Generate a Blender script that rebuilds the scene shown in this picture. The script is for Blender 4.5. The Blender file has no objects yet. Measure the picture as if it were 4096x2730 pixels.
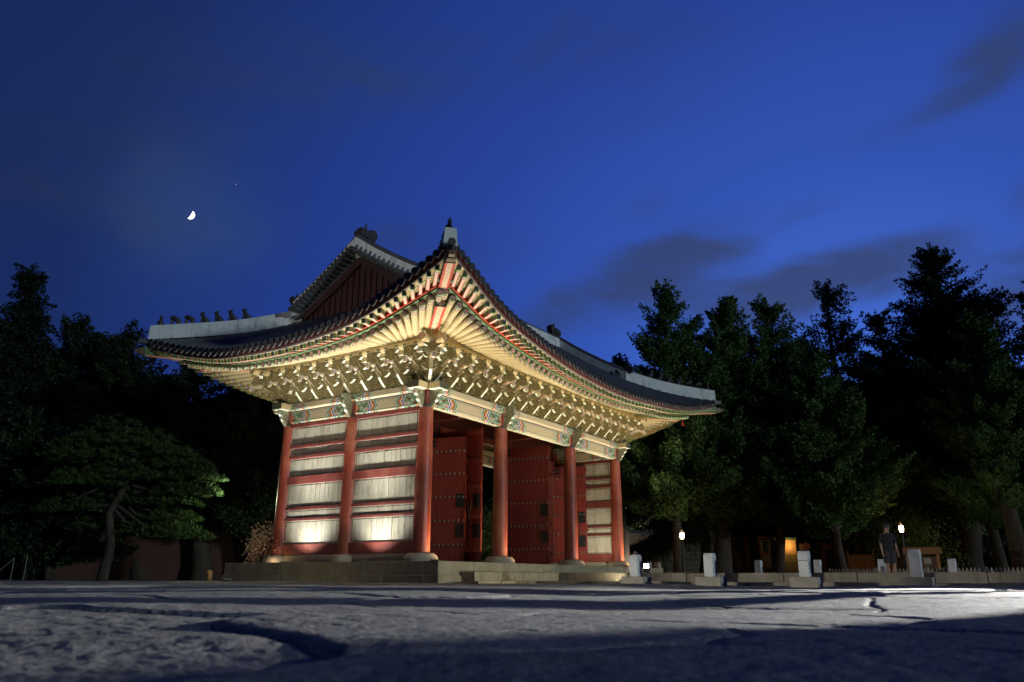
import bpy, math, random
import numpy as np
from mathutils import Vector, Matrix
R_ = math.radians
sc = bpy.context.scene
COL = sc.collection
random.seed(7)

# ------------------------------------------------------------------ camera
CAM = np.array([-17.73, -14.64, -0.69]); YAW, PITCH, ROLL = R_(33.151), R_(17.021), R_(0.2386); FPX = 3109.0
f_ = np.array([math.cos(PITCH)*math.cos(YAW), math.cos(PITCH)*math.sin(YAW), math.sin(PITCH)])
r0 = np.array([math.sin(YAW), -math.cos(YAW), 0.0]); u0 = np.cross(r0, f_)
r_ = math.cos(ROLL)*r0 + math.sin(ROLL)*u0; u_ = -math.sin(ROLL)*r0 + math.cos(ROLL)*u0
cd = bpy.data.cameras.new('camera'); cam = bpy.data.objects.new('camera', cd); COL.objects.link(cam)
cam.matrix_world = Matrix(((r_[0], u_[0], -f_[0], CAM[0]), (r_[1], u_[1], -f_[1], CAM[1]), (r_[2], u_[2], -f_[2], CAM[2]), (0, 0, 0, 1)))
cd.sensor_width = 36; cd.lens = 27.325; cd.clip_start = 0.02; cd.clip_end = 20000
cd.dof.use_dof = True; cd.dof.focus_distance = 21; cd.dof.aperture_fstop = 5.0
sc.camera = cam
sc.cycles.use_denoising = True
sc.cycles.sample_clamp_indirect = 6
sc.cycles.max_bounces = 6; sc.cycles.transparent_max_bounces = 12
sc.view_settings.view_transform = 'Standard'; sc.view_settings.look = 'None'
sc.view_settings.exposure = 0; sc.view_settings.gamma = 1

def raydir(px, py):            # px, py in the 2353-wide view of the photograph
    x, y = px*4096/2353, py*4096/2353
    return f_ + r_*((x-2048)/FPX) - u_*((y-1365)/FPX)
def at(px, py, dist):          # a place in the world: compass bearing, height and distance on the ground
    d = raydir(px, py); return CAM + d*(dist/math.hypot(d[0], d[1]))

# ------------------------------------------------------------------ node helpers
def new_mat(name):
    m = bpy.data.materials.new(name); m.use_nodes = True
    nt = m.node_tree; nt.nodes.clear()
    return m, nt
class NT:
    def __init__(s, nt): s.nt = nt
    def n(s, t, ins=None, **kw):
        nd = s.nt.nodes.new(t)
        for k, v in kw.items(): setattr(nd, k, v)
        for k, v in (ins or {}).items(): s.put(nd, k, v)
        return nd
    def put(s, nd, k, v):
        i = nd.inputs[k]
        if isinstance(v, bpy.types.NodeSocket): s.nt.links.new(v, i)
        elif hasattr(v, 'outputs'): s.nt.links.new(v.outputs[0], i)
        else:
            if hasattr(i.default_value, '__len__') and hasattr(v, '__len__') and len(i.default_value) == 4 and len(v) == 3: v = (*v, 1)
            i.default_value = v
    def math(s, op, a, b=0.0, c=None, clamp=False):
        nd = s.n('ShaderNodeMath', operation=op, use_clamp=clamp); s.put(nd, 0, a); s.put(nd, 1, b)
        if c is not None: s.put(nd, 2, c)
        return nd.outputs[0]
    def mix(s, fac, a, b, blend='MIX'):
        nd = s.n('ShaderNodeMixRGB', blend_type=blend); s.put(nd, 0, fac); s.put(nd, 1, a); s.put(nd, 2, b); return nd.outputs[0]
    def ramp(s, fac, stops, interp='LINEAR'):
        nd = s.n('ShaderNodeValToRGB'); cr = nd.color_ramp; cr.interpolation = interp
        while len(cr.elements) < len(stops): cr.elements.new(0.5)
        for e, (p, c) in zip(cr.elements, stops):
            e.position = p; e.color = (*c, 1) if hasattr(c, '__len__') else (c, c, c, 1)
        s.put(nd, 0, fac); return nd.outputs[0]
    def noise(s, vec, scale, detail=3, rough=0.55, dist=0.0):
        nd = s.n('ShaderNodeTexNoise', {'Scale': scale, 'Detail': detail, 'Roughness': rough, 'Distortion': dist})
        if vec is not None: s.put(nd, 'Vector', vec)
        return nd.outputs['Fac']
    def map(s, vec, scale=(1, 1, 1), loc=(0, 0, 0), rot=(0, 0, 0)):
        return s.n('ShaderNodeMapping', {'Vector': vec, 'Scale': scale, 'Location': loc, 'Rotation': rot}).outputs[0]
    def obj(s): return s.n('ShaderNodeTexCoord').outputs['Object']
    def uv(s): return s.n('ShaderNodeTexCoord').outputs['UV']
    def out(s, sh): s.nt.links.new(sh.outputs[0], s.n('ShaderNodeOutputMaterial').inputs[0])
    def pbr(s, col, rough=0.7, spec=0.4, bump=None, bs=0.3, bd=0.02, **kw):
        p = s.n('ShaderNodeBsdfPrincipled', {'Base Color': col, 'Roughness': rough, 'Specular IOR Level': spec, **kw})
        if bump is not None:
            b = s.n('ShaderNodeBump', {'Strength': bs, 'Distance': bd, 'Height': bump}); s.put(p, 'Normal', b.outputs[0])
        s.out(p); return p

# ------------------------------------------------------------------ sky (dusk), one low cool sun lamp
SUN_EL = 5.0; SUN_AZ = math.atan2(-0.99, -0.08)          # the cold light comes in low over the courtyard
w = bpy.data.worlds.new('World'); sc.world = w; w.use_nodes = True
T = NT(w.node_tree); w.node_tree.nodes.clear()
dirv = T.n('ShaderNodeTexCoord').outputs['Generated']
sky = T.n('ShaderNodeTexSky', sky_type='NISHITA', sun_disc=False); sky.sun_elevation = R_(-3.5); sky.sun_rotation = math.pi/2 - SUN_AZ; sky.ozone_density = 6
sep = T.n('ShaderNodeSeparateXYZ', {0: dirv})
bright = tuple(raydir(2000, 1120)/np.linalg.norm(raydir(2000, 1120)))
dt = T.n('ShaderNodeVectorMath', {0: dirv, 1: bright}, operation='DOT_PRODUCT').outputs['Value']
base = T.ramp(dt, [(0.0, (.004, .010, .05)), (0.55, (.010, .025, .115)), (0.70, (.0145, .039, .215)), (0.83, (.020, .055, .31)), (0.93, (.031, .088, .44)), (1.0, (.058, .152, .64))])
# clouds drifting in: a flat layer, so they stretch out towards the horizon
cz = T.math('MAXIMUM', sep.outputs[2], 0.06)
cx = T.math('DIVIDE', sep.outputs[0], cz); cy = T.math('DIVIDE', sep.outputs[1], cz)
cv = T.n('ShaderNodeCombineXYZ', {0: cx, 1: cy, 2: 0.0}).outputs[0]
n1 = T.noise(T.map(cv, (.55, .55, 1), rot=(0, 0, R_(-20))), 1.0, 5, .5, .4)
n2 = T.noise(T.map(dirv, (2.2, 2.2, 5.5), loc=(3.1, .7, 1.3)), 1.0, 4, .45, .3)
warp = T.n('ShaderNodeTexNoise', {'Vector': T.map(dirv, (3, 3, 6)), 'Scale': 1.0, 'Detail': 3.0}).outputs['Color']
wd = T.n('ShaderNodeVectorMath', {0: T.n('ShaderNodeVectorMath', {0: warp, 1: (.5, .5, .5)}, operation='SUBTRACT').outputs[0], 'Scale': .16}, operation='SCALE').outputs[0]
dirw = T.n('ShaderNodeVectorMath', {0: dirv, 1: wd}, operation='ADD').outputs[0]
def bank(px, py, wx, wy, tilt, amt):       # one cloud bank in the sky: bearing, size, lean, density
    d = raydir(px, py); d = d/np.linalg.norm(d)
    t1 = np.cross(d, [0, 0, 1]); t1 /= np.linalg.norm(t1); t2 = np.cross(t1, d)
    a = math.cos(tilt)*t1 + math.sin(tilt)*t2; b = -math.sin(tilt)*t1 + math.cos(tilt)*t2
    q = []
    for t, s in ((a, wx*1.3/1786), (b, wy*1.3/1786)):
        v = T.n('ShaderNodeVectorMath', {0: dirw, 1: tuple(t/s)}, operation='DOT_PRODUCT').outputs['Value']
        v = T.math('SUBTRACT', v, float(np.dot(t, d)/s)); q.append(T.math('MULTIPLY', v, v))
    r2 = T.math('ADD', q[0], q[1])
    k = T.math('SUBTRACT', 1.0, r2, clamp=True); return T.math('MULTIPLY', T.math('MULTIPLY', k, k), amt)
banks = [bank(1420, 690, 330, 95, R_(12), 1.0), bank(1830, 670, 260, 80, R_(14), .9), bank(2290, 680, 230, 120, R_(25), 1.0),
         bank(2270, 130, 190, 70, R_(30), .95), bank(2080, 230, 170, 45, R_(8), .6), bank(1640, 530, 230, 65, R_(10), .6), bank(1000, 560, 290, 80, R_(3), .55), bank(1480, 490, 110, 40, R_(25), .55),
         bank(250, 430, 420, 170, R_(5), .45), bank(560, 230, 560, 170, R_(12), .5), bank(1250, 110, 520, 130, R_(4), .6), bank(1950, 590, 250, 50, R_(8), .5),
         bank(1480, 280, 330, 80, R_(10), .35), bank(1690, 575, 110, 34, R_(18), .6), bank(1880, 460, 80, 26, R_(24), .45), bank(1500, 600, 160, 40, R_(6), .6), bank(2330, 430, 70, 60, R_(30), .6), bank(850, 520, 110, 40, R_(12), .5), bank(2080, 640, 120, 40, R_(14), .6), bank(200, 470, 240, 70, R_(-4), .25)]
acc = banks[0]
for b_ in banks[1:]: acc = T.math('ADD', acc, b_)
nz = T.ramp(T.math('ADD', T.math('MULTIPLY', n1, .55), T.math('MULTIPLY', n2, .45)), [(.30, 0), (.66, 1)])
n3 = T.ramp(T.noise(T.map(dirv, (7, 7, 15), loc=(1.1, 4.2, .3), rot=(0, R_(8), 0)), 1.0, 5, .6, .6), [(.32, 0), (.68, 1)])
nz = T.math('MULTIPLY', nz, T.math('ADD', T.math('MULTIPLY', n3, 1.0), .35))
cl = T.math('MULTIPLY', T.math('MULTIPLY', acc, 1.15), T.math('ADD', T.math('MULTIPLY', nz, .95), .18), clamp=True)
cl = T.ramp(cl, [(0.0, 0), (1.0, 1)], 'EASE')
ccol = T.ramp(dt, [(0.4, (.018, .028, .062)), (.75, (.026, .046, .12)), (.93, (.035, .052, .125)), (1.0, (.042, .062, .15))])
skyc = T.mix(T.math('MULTIPLY', cl, .84), base, ccol)
skyc = T.mix(1.0, skyc, T.mix(1.0, sky.outputs[0], (.05, .06, .09), 'MULTIPLY'), 'ADD')
# moon glow in the thin cloud around the moon
md = raydir(437, 494); md = md/np.linalg.norm(md)
mg = T.n('ShaderNodeVectorMath', {0: T.n('ShaderNodeVectorMath', {0: T.n('ShaderNodeVectorMath', {0: dirv, 1: T.n('ShaderNodeVectorMath', {0: wd, 'Scale': .8}, operation='SCALE').outputs[0]}, operation='ADD').outputs[0]}, operation='NORMALIZE').outputs[0], 1: tuple(md)}, operation='DOT_PRODUCT').outputs['Value']
mg = T.ramp(mg, [(.990, 0), (.997, .25), (1.0, 1)], 'EASE')
skyc = T.mix(T.math('MULTIPLY', mg, .24), skyc, (.05, .10, .20))
bg = T.n('ShaderNodeBackground', {'Color': skyc, 'Strength': 1.0})
T.nt.links.new(bg.outputs[0], T.n('ShaderNodeOutputWorld').inputs[0])

sd = bpy.data.lights.new('sun', 'SUN'); sd.energy = 1.0; sd.angle = R_(2.0); sd.color = (.78, .95, 1.0)
so = bpy.data.objects.new('sun', sd); COL.objects.link(so)
so.rotation_euler = Vector((-math.cos(SUN_AZ), -math.sin(SUN_AZ), -math.tan(R_(SUN_EL)))).to_track_quat('-Z', 'Y').to_euler()

# ------------------------------------------------------------------ object helpers
def tag(o, label=None, cat=None, group=None, kind=None):
    if label: o['label'] = label
    if cat: o['category'] = cat
    if group: o['group'] = group
    if kind: o['kind'] = kind
    return o
def empty(name, loc=(0, 0, 0), rz=0, label=None, cat=None, group=None):
    o = bpy.data.objects.new(name, None); COL.objects.link(o); o.location = loc; o.rotation_euler = (0, 0, rz); o.empty_display_size = .2
    return tag(o, label, cat, group)
class MB:
    def __init__(s): s.v = []; s.f = []; s.m = []; s.uv = []
    def poly(s, pts, m=0, uv=None):
        b = len(s.v); s.v += [tuple(map(float, p)) for p in pts]; s.f.append(tuple(range(b, b+len(pts)))); s.m.append(m)
        s.uv += list(uv) if uv else [(p[0], p[1]) for p in pts]
    def obox(s, o, ax, ay, az, m=0, uvl=None, mats=None, skip=()):
        """box from corner o with edge vectors; uv of the four long faces runs along ax"""
        o, ax, ay, az = (np.array(q, float) for q in (o, ax, ay, az)); L = np.linalg.norm(ax)
        P = lambda i, j, k: o + ax*i + ay*j + az*k
        mm = mats or {}
        faces = {'-z': [(0,0,0),(0,1,0),(1,1,0),(1,0,0)], '+z': [(0,0,1),(1,0,1),(1,1,1),(0,1,1)], '-y': [(0,0,0),(1,0,0),(1,0,1),(0,0,1)],
                 '+y': [(0,1,0),(0,1,1),(1,1,1),(1,1,0)], '-x': [(0,0,0),(0,0,1),(0,1,1),(0,1,0)], '+x': [(1,0,0),(1,1,0),(1,1,1),(1,0,1)]}
        for k, ix in faces.items():
            if k in skip: continue
            if k[1] == 'z': uv = [(i*L, j) for i, j, _ in ix]
            elif k[1] == 'y': uv = [(i*L, q) for i, _, q in ix]
            else: uv = [(j, q) for _, j, q in ix]
            s.poly([P(*q) for q in ix], mm.get(k, m), uv)
    def box(s, x0, x1, y0, y1, z0, z1, m=0, **k): s.obox((x0, y0, z0), (x1-x0, 0, 0), (0, y1-y0, 0), (0, 0, z1-z0), m, **k)
    def tube(s, pts, rad, n=8, m=0, caps=(None, None), u0=0.0):
        pts = [np.array(p, float) for p in pts]; rings = []; k = len(pts); L = u0; us = []
        if not hasattr(rad, '__len__'): rad = [rad]*k
        for i, p in enumerate(pts):
            d = pts[min(i+1, k-1)] - pts[max(i-1, 0)]; d = d/(np.linalg.norm(d)+1e-9)
            a = np.cross(d, [0, 0, 1]) if abs(d[2]) < .95 else np.cross(d, [1, 0, 0]); a /= np.linalg.norm(a); b = np.cross(a, d)
            rings.append([p + rad[i]*(math.cos(t)*a + math.sin(t)*b) for t in [2*math.pi*j/n for j in range(n)]])
            if i: L += np.linalg.norm(p-pts[i-1])
            us.append(L)
        for i in range(k-1):
            for j in range(n):
                j2 = (j+1) % n
                s.poly([rings[i][j], rings[i+1][j], rings[i+1][j2], rings[i][j2]], m, [(us[i], j/n), (us[i+1], j/n), (us[i+1], (j+1)/n), (us[i], (j+1)/n)])
        cuv = [(.5+.5*math.cos(2*math.pi*j/n), .5+.5*math.sin(2*math.pi*j/n)) for j in range(n)]
        if caps[0] is not None: s.poly(rings[0], caps[0], cuv)
        if caps[1] is not None: s.poly(rings[-1][::-1], caps[1], cuv[::-1])
    def prism(s, outline, o, ex, ez, ey, th, m=0, mside=None, down=None, dk=.25):
        """flat outline (a,b) in the plane ex,ez, thickness th along ey, centred; faces looking down may take another material"""
        o, ex, ez, ey = (np.array(q, float) for q in (o, ex, ez, ey)); n = len(outline)
        ar = sum(outline[i][0]*outline[(i+1) % n][1]-outline[(i+1) % n][0]*outline[i][1] for i in range(n))
        if ar < 0: outline = outline[::-1]
        A = [o + ex*a + ez*b - ey*th/2 for a, b in outline]; B = [q + ey*th for q in A]
        s.poly(A, m, outline); s.poly(B[::-1], m, outline[::-1])
        for i in range(n):
            j = (i+1) % n; mm = m if mside is None else mside
            da, db = outline[j][0]-outline[i][0], outline[j][1]-outline[i][1]
            if down is not None and da > dk*abs(db): mm = down
            s.poly([A[i], B[i], B[j], A[j]], mm, [(0, 0), (th, 0), (th, 1), (0, 1)])
    def lathe(s, prof, n=12, m=0, c=(0, 0, 0)):
        for i in range(len(prof)-1):
            (r1, z1), (r2, z2) = prof[i], prof[i+1]
            for j in range(n):
                a, b = 2*math.pi*j/n, 2*math.pi*(j+1)/n
                q = [(c[0]+r1*math.cos(a), c[1]+r1*math.sin(a), c[2]+z1), (c[0]+r1*math.cos(b), c[1]+r1*math.sin(b), c[2]+z1), (c[0]+r2*math.cos(b), c[1]+r2*math.sin(b), c[2]+z2), (c[0]+r2*math.cos(a), c[1]+r2*math.sin(a), c[2]+z2)]
                if r1 < 1e-6: q = [q[0], q[2], q[3]]
                elif r2 < 1e-6: q = q[:3]
                s.poly(q, m)
    def mesh(s, name, mats, smooth=False, weld=True, angle=40):
        me = bpy.data.meshes.new(name); me.from_pydata(s.v, [], s.f)
        for q in mats: me.materials.append(q)
        me.polygons.foreach_set('material_index', s.m)
        ul = me.uv_layers.new(name='UVMap'); ul.data.foreach_set('uv', np.array(s.uv, 'f').ravel())
        if smooth:
            import bmesh
            bm = bmesh.new(); bm.from_mesh(me); bmesh.ops.remove_doubles(bm, verts=bm.verts, dist=1e-4); bm.to_mesh(me); bm.free()
            me.polygons.foreach_set('use_smooth', [True]*len(me.polygons)); me.set_sharp_from_angle(angle=R_(angle))
        me.update(); return me
    def build(s, name, mats, parent=None, smooth=False, bevel=0, angle=40):
        if not isinstance(mats, (list, tuple)): mats = [mats]
        o = bpy.data.objects.new(name, s.mesh(name, mats, smooth or bevel > 0, angle=angle)); COL.objects.link(o)
        if parent: o.parent = parent
        if bevel:
            b = o.modifiers.new('bevel', 'BEVEL'); b.width = bevel; b.segments = 2; b.limit_method = 'ANGLE'; b.harden_normals = False
        return o
def dup(o, parent=None, loc=None, rot=None):
    c = o.copy(); COL.objects.link(c); c.parent = parent
    if loc is not None: c.location = loc
    if rot is not None: c.rotation_euler = rot
    for ch in list(o.children): dup(ch, c)
    return c

# ------------------------------------------------------------------ materials
M = {}
def simple(name, col, rough=.7, spec=.4, var=.25, scale=6, bs=.2, stretch=(1, 1, 1), dark=None, bscale=None):
    m, nt = new_mat(name); t = NT(nt); o = t.map(t.obj(), stretch)
    n = t.noise(o, scale, 5, .6); c = t.mix(t.ramp(n, [(.3, 0), (.7, 1)]), tuple(x*(1-var) for x in col), tuple(min(1, x*(1+var)) for x in col))
    if dark:
        c = t.mix(t.ramp(t.noise(o, scale*.37, 4, .6), [(.5, 0), (.72, 1)]), c, dark)
    t.pbr(c, rough, spec, t.noise(o, bscale or scale*4, 4), bs); M[name] = m; return m
def wood_paint(name, col, worn, rough, grain_axis=2, amt=.5):
    m, nt = new_mat(name); t = NT(nt); o = t.obj()
    st = [14, 14, 14]; st[grain_axis] = .9
    g = t.noise(t.map(o, st), 1.6, 5, .65); w_ = t.noise(t.map(o, (1.3, 1.3, .7)), 1.7, 5, .65)
    c = t.mix(t.ramp(g, [(.3, 0), (.75, 1)]), tuple(x*.72 for x in col), tuple(x*1.2 for x in col))
    c = t.mix(t.math('MULTIPLY', t.ramp(w_, [(.5, 0), (.78, 1)]), amt), c, worn)
    sc_ = t.ramp(t.noise(t.map(o, [q*2.2 for q in st]), 2.0, 3, .6), [(.66, 0), (.74, 1)])
    c = t.mix(t.math('MULTIPLY', sc_, .5), c, tuple(x*.35 for x in col))
    rg = t.ramp(w_, [(.3, rough-.08), (.7, rough+.2)])
    p = t.pbr(c, .5, .5, g, .25, .01); t.put(p, 'Roughness', rg); M[name] = m; return m
wood_paint('column_red', (.23, .042, .022), (.34, .145, .06), .45, 2, .7)
wood_paint('rail_red', (.20, .042, .034), (.30, .14, .09), .55, 1, .7)
wood_paint('rail_red_x', (.20, .042, .034), (.30, .14, .09), .55, 0, .7)
wood_paint('door_red', (.26, .034, .025), (.25, .06, .04), .55)
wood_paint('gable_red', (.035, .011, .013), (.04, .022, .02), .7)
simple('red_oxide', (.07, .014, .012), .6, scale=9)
simple('cap_dark', (.05, .035, .028), .6)
simple('iron', (.018, .016, .016), .42, .6, .4, 30, .4)
simple('iron_stud', (.15, .105, .075), .38, .6, .3, 40, .3)
# white painted planks with knots and rubbed patches
m, nt = new_mat('panel_white'); t = NT(nt); o = t.obj()
g = t.noise(t.map(o, (10, 10, .7)), 3, 6, .65)
c = t.mix(t.ramp(g, [(.25, 0), (.8, 1)]), (.47, .45, .36), (.68, .66, .57))
pl = t.noise(t.map(o, (5.5, 5.5, .02)), 1.0, 0); c = t.mix(t.math('MULTIPLY', t.ramp(pl, [(.35, 1), (.65, 0)]), .35), c, (.36, .33, .22))
kn = t.n('ShaderNodeTexVoronoi', {'Vector': t.map(o, (2.2, 2.2, 1.1)), 'Scale': 2.0}).outputs['Distance']
c = t.mix(t.ramp(kn, [(.035, 1), (.06, 0)]), c, (.16, .12, .07))
c = t.mix(t.math('MULTIPLY', t.ramp(t.noise(t.map(o, (3, 3, 1.2)), 2.2, 5, .7), [(.58, 0), (.75, 1)]), .45), c, (.33, .27, .17))
c = t.mix(t.math('MULTIPLY', t.ramp(t.noise(t.map(o, (1, 2.6, 1.5)), 1.5, 6, .75), [(.52, 0), (.66, 1)]), .55), c, (.27, .235, .16)); c = t.mix(t.math('MULTIPLY', t.ramp(t.noise(t.map(o, (1, 30, 1.2)), 1.0, 3, .7), [(.60, 0), (.68, 1)]), .5), c, (.20, .17, .11)); t.pbr(c, .6, .35, g, .25, .006); M['panel_white'] = m
simple('dark_wood', (.20, .14, .07), .7)
simple('black_line', (.02, .02, .018), .6)
# cream wood of rafters, soffit
m, nt = new_mat('cream_wood'); t = NT(nt); o = t.obj()
c = t.mix(t.ramp(t.noise(t.map(o, (5, 5, 5)), 2.5, 5, .65), [(.3, 0), (.7, 1)]), (.42, .32, .16), (.60, .49, .28)); t.pbr(c, .65, .3, t.noise(o, 40, 3), .15, .005); M['cream_wood'] = m
# painted beams: uv.x = metres from the nearer end, uv.y across
def dancheong(name, s, panel=(.55, .47, .32)):
    m, nt = new_mat(name); t = NT(nt); uv = t.uv(); sp = t.n('ShaderNodeSeparateXYZ', {0: uv}); u, v = sp.outputs[0], sp.outputs[1]
    wv = t.math('MULTIPLY', t.math('SINE', t.math('MULTIPLY', v, 9.4)), .045)
    a = t.math('MULTIPLY', t.math('ADD', u, wv), 1/(1.7*s))
    W_, OR, GR, MI, VI, BR, DK, YE, PK = (.72, .68, .55), (.58, .13, .03), (.06, .16, .075), (.42, .54, .42), (.13, .10, .34), (.13, .035, .025), (.02, .03, .025), (.62, .33, .05), (.62, .28, .22)
    c = t.ramp(a, [(0, OR), (.028, DK), (.036, MI), (.05, GR), (.355, DK), (.365, W_), (.385, VI), (.43, W_), (.445, YE), (.475, OR), (.495, BR), (.53, W_), (.54, GR), (.575, MI), (.59, DK), (.60, W_), (.62, DK), (.63, panel)], 'CONSTANT')
    # flower heads and scrolls in the first block
    fv = t.n('ShaderNodeCombineXYZ', {0: t.math('MULTIPLY', u, 2.6/s), 1: t.math('MULTIPLY', v, 1.0), 2: 0.0}).outputs[0]
    vo = t.n('ShaderNodeTexVoronoi', {'Vector': fv, 'Scale': 2.4, 'Randomness': .75}).outputs['Distance']
    fl = t.ramp(vo, [(0, (.5, .07, .04)), (.12, PK), (.2, (.60, .10, .05)), (.27, W_), (.33, GR), (.40, MI), (.45, (.02, .10, .04)), (.56, MI), (.60, GR), (.7, BR)], 'CONSTANT')
    inf = t.math('MULTIPLY', t.math('GREATER_THAN', a, .06), t.math('LESS_THAN', a, .355))
    c = t.mix(inf, c, fl)
    # panel: grain, dark frame line top and bottom
    pn = t.math('GREATER_THAN', a, .63)
    g = t.noise(t.map(t.obj(), (1, 1, 14)), 5, 5, .7)
    c = t.mix(t.math('MULTIPLY', pn, t.ramp(g, [(.45, 0), (.8, .55)])), c, (.25, .18, .10))
    ed = t.math('ABSOLUTE', t.math('SUBTRACT', v, .5))
    fr = t.math('MULTIPLY', t.math('GREATER_THAN', ed, .40), t.math('LESS_THAN', ed, .435))
    c = t.mix(fr, c, DK); ou = t.math('GREATER_THAN', ed, .435); c = t.mix(t.math('MULTIPLY', ou, .8), c, MI)
    t.pbr(c, .6, .35); M[name] = m
dancheong('beam_paint', 1.12, (.50, .41, .26)); dancheong('beam_paint_short', .88, (.50, .41, .26)); dancheong('beam_paint_small', .85, (.50, .41, .26))
m, nt = new_mat('beam_under'); t = NT(nt); t.pbr(t.mix(t.ramp(t.noise(t.obj(), 4, 4), [(.3, 0), (.7, 1)]), (.50, .52, .40), (.66, .66, .52)), .6); M['beam_under'] = m
# round rafters: uv.x = metres from outer end
def rafter_mat(name, stops, base):
    m, nt = new_mat(name); t = NT(nt); sp = t.n('ShaderNodeSeparateXYZ', {0: t.uv()}); u, v = sp.outputs[0], sp.outputs[1]
    a = t.math('ADD', u, t.math('MULTIPLY', t.math('ABSOLUTE', t.math('SINE', t.math('MULTIPLY', v, 18.8))), .03))
    c = t.ramp(t.math('MULTIPLY', a, 1.0), stops, 'CONSTANT')
    g = t.noise(t.map(t.obj(), (6, 6, 6)), 3, 5, .6)
    c = t.mix(t.math('GREATER_THAN', a, stops[-1][0]), c, t.mix(t.ramp(g, [(.3, 0), (.7, 1)]), tuple(x*.75 for x in base), base))
    vo = t.n('ShaderNodeTexVoronoi', {'Vector': t.n('ShaderNodeCombineXYZ', {0: t.math('MULTIPLY', u, 18.0), 1: t.math('MULTIPLY', v, 7.0), 2: 0.0}).outputs[0], 'Scale': 1.0}).outputs['Distance']
    c = t.mix(t.math('MULTIPLY', t.math('LESS_THAN', a, .17), t.math('LESS_THAN', vo, .36)), c, (.62, .50, .38))
    t.pbr(c, .6, .3); M[name] = m
rafter_mat('rafter_paint', [(0, (.10, .17, .08)), (.05, (.50, .50, .36)), (.07, (.13, .19, .09)), (.17, (.52, .26, .10)), (.21, (.60, .55, .45)), (.24, (.16, .13, .36)), (.29, (.60, .30, .06)), (.33, (.06, .22, .07)), (.36, (.60, .56, .4)), (.38, (.5, .42, .25))], (.60, .50, .29))
m, nt = new_mat('rafter_end'); t = NT(nt); sp = t.n('ShaderNodeSeparateXYZ', {0: t.uv()})
dx = t.math('SUBTRACT', sp.outputs[0], .5); dy = t.math('SUBTRACT', sp.outputs[1], .5)
r = t.math('SQRT', t.math('ADD', t.math('MULTIPLY', dx, dx), t.math('MULTIPLY', dy, dy))); an = t.math('ARCTAN2', dy, dx)
pet = t.math('GREATER_THAN', t.math('SINE', t.math('MULTIPLY', an, 8.0)), .1)
c = t.mix(pet, (.30, .10, .07), (.58, .48, .40)); c = t.mix(t.math('GREATER_THAN', r, .40), c, (.03, .06, .03)); c = t.mix(t.math('LESS_THAN', r, .09), c, (.45, .12, .05)); t.pbr(c, .6); M['rafter_end'] = m
m, nt = new_mat('flyer_side'); t = NT(nt); sp = t.n('ShaderNodeSeparateXYZ', {0: t.uv()}); u = sp.outputs[0]
c = t.ramp(u, [(0, (.09, .16, .07)), (.03, (.45, .45, .28)), (.05, (.09, .18, .07)), (.13, (.40, .34, .14)), (.15, (.45, .15, .06)), (.18, (.6, .5, .4)), (.2, (.18, .14, .30)), (.25, (.16, .12, .05)), (.30, (.24, .18, .08))], 'CONSTANT'); t.pbr(c, .6); M['flyer_side'] = m
m, nt = new_mat('flyer_under'); t = NT(nt); sp = t.n('ShaderNodeSeparateXYZ', {0: t.uv()}); u, v = sp.outputs[0], sp.outputs[1]
c = t.ramp(u, [(0, (.05, .2, .08)), (.05, (.4, .45, .2)), (.10, (.5, .15, .04)), (.13, (.16, .12, .36)), (.16, (.62, .55, .45)), (.19, (.60, .44, .36))], 'CONSTANT')
ed = t.math('ABSOLUTE', t.math('SUBTRACT', v, .5)); c = t.mix(t.math('MULTIPLY', t.math('GREATER_THAN', u, .19), t.math('GREATER_THAN', ed, .32)), c, (.42, .06, .035)); t.pbr(c, .6); M['flyer_under'] = m
simple('flyer_end', (.06, .065, .045), .6, var=.6, scale=60)
# soffit boards: uv.y 0..1 outward, uv.x one unit per rafter bay
m, nt = new_mat('soffit'); t = NT(nt); sp = t.n('ShaderNodeSeparateXYZ', {0: t.uv()}); u, v = sp.outputs[0], sp.outputs[1]
uu = t.math('SUBTRACT', t.math('FRACT', u), .5); vv = t.math('SUBTRACT', v, .52)
d = t.math('SQRT', t.math('ADD', t.math('POWER', t.math('MULTIPLY', uu, 2.9), 2.0), t.math('POWER', t.math('MULTIPLY', vv, 6.0), 2.0)))
g = t.noise(t.map(t.obj(), (7, 7, 7)), 2, 5, .6); c = t.mix(t.ramp(g, [(.3, 0), (.7, 1)]), (.44, .34, .17), (.62, .52, .31))
c = t.mix(t.math('LESS_THAN', d, 1.0), c, t.ramp(d, [(0, (.6, .1, .03)), (.22, (.62, .5, .3)), (.5, (.62, .56, .4)), (.58, (.06, .26, .06)), (.88, (.5, .5, .2)), (.93, (.12, .08, .03))], 'CONSTANT'))
c = t.mix(t.math('LESS_THAN', v, .16), c, (.10, .07, .16)); t.pbr(c, .65, .25); M['soffit'] = m
simple('trim_red', (.52, .045, .012), .5, scale=20); simple('trim_green', (.10, .17, .075), .6, var=.6, scale=12); simple('trim_grey', (.22, .19, .15), .7, scale=12)
simple('board_maroon', (.10, .016, .012), .6, scale=9)
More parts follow.
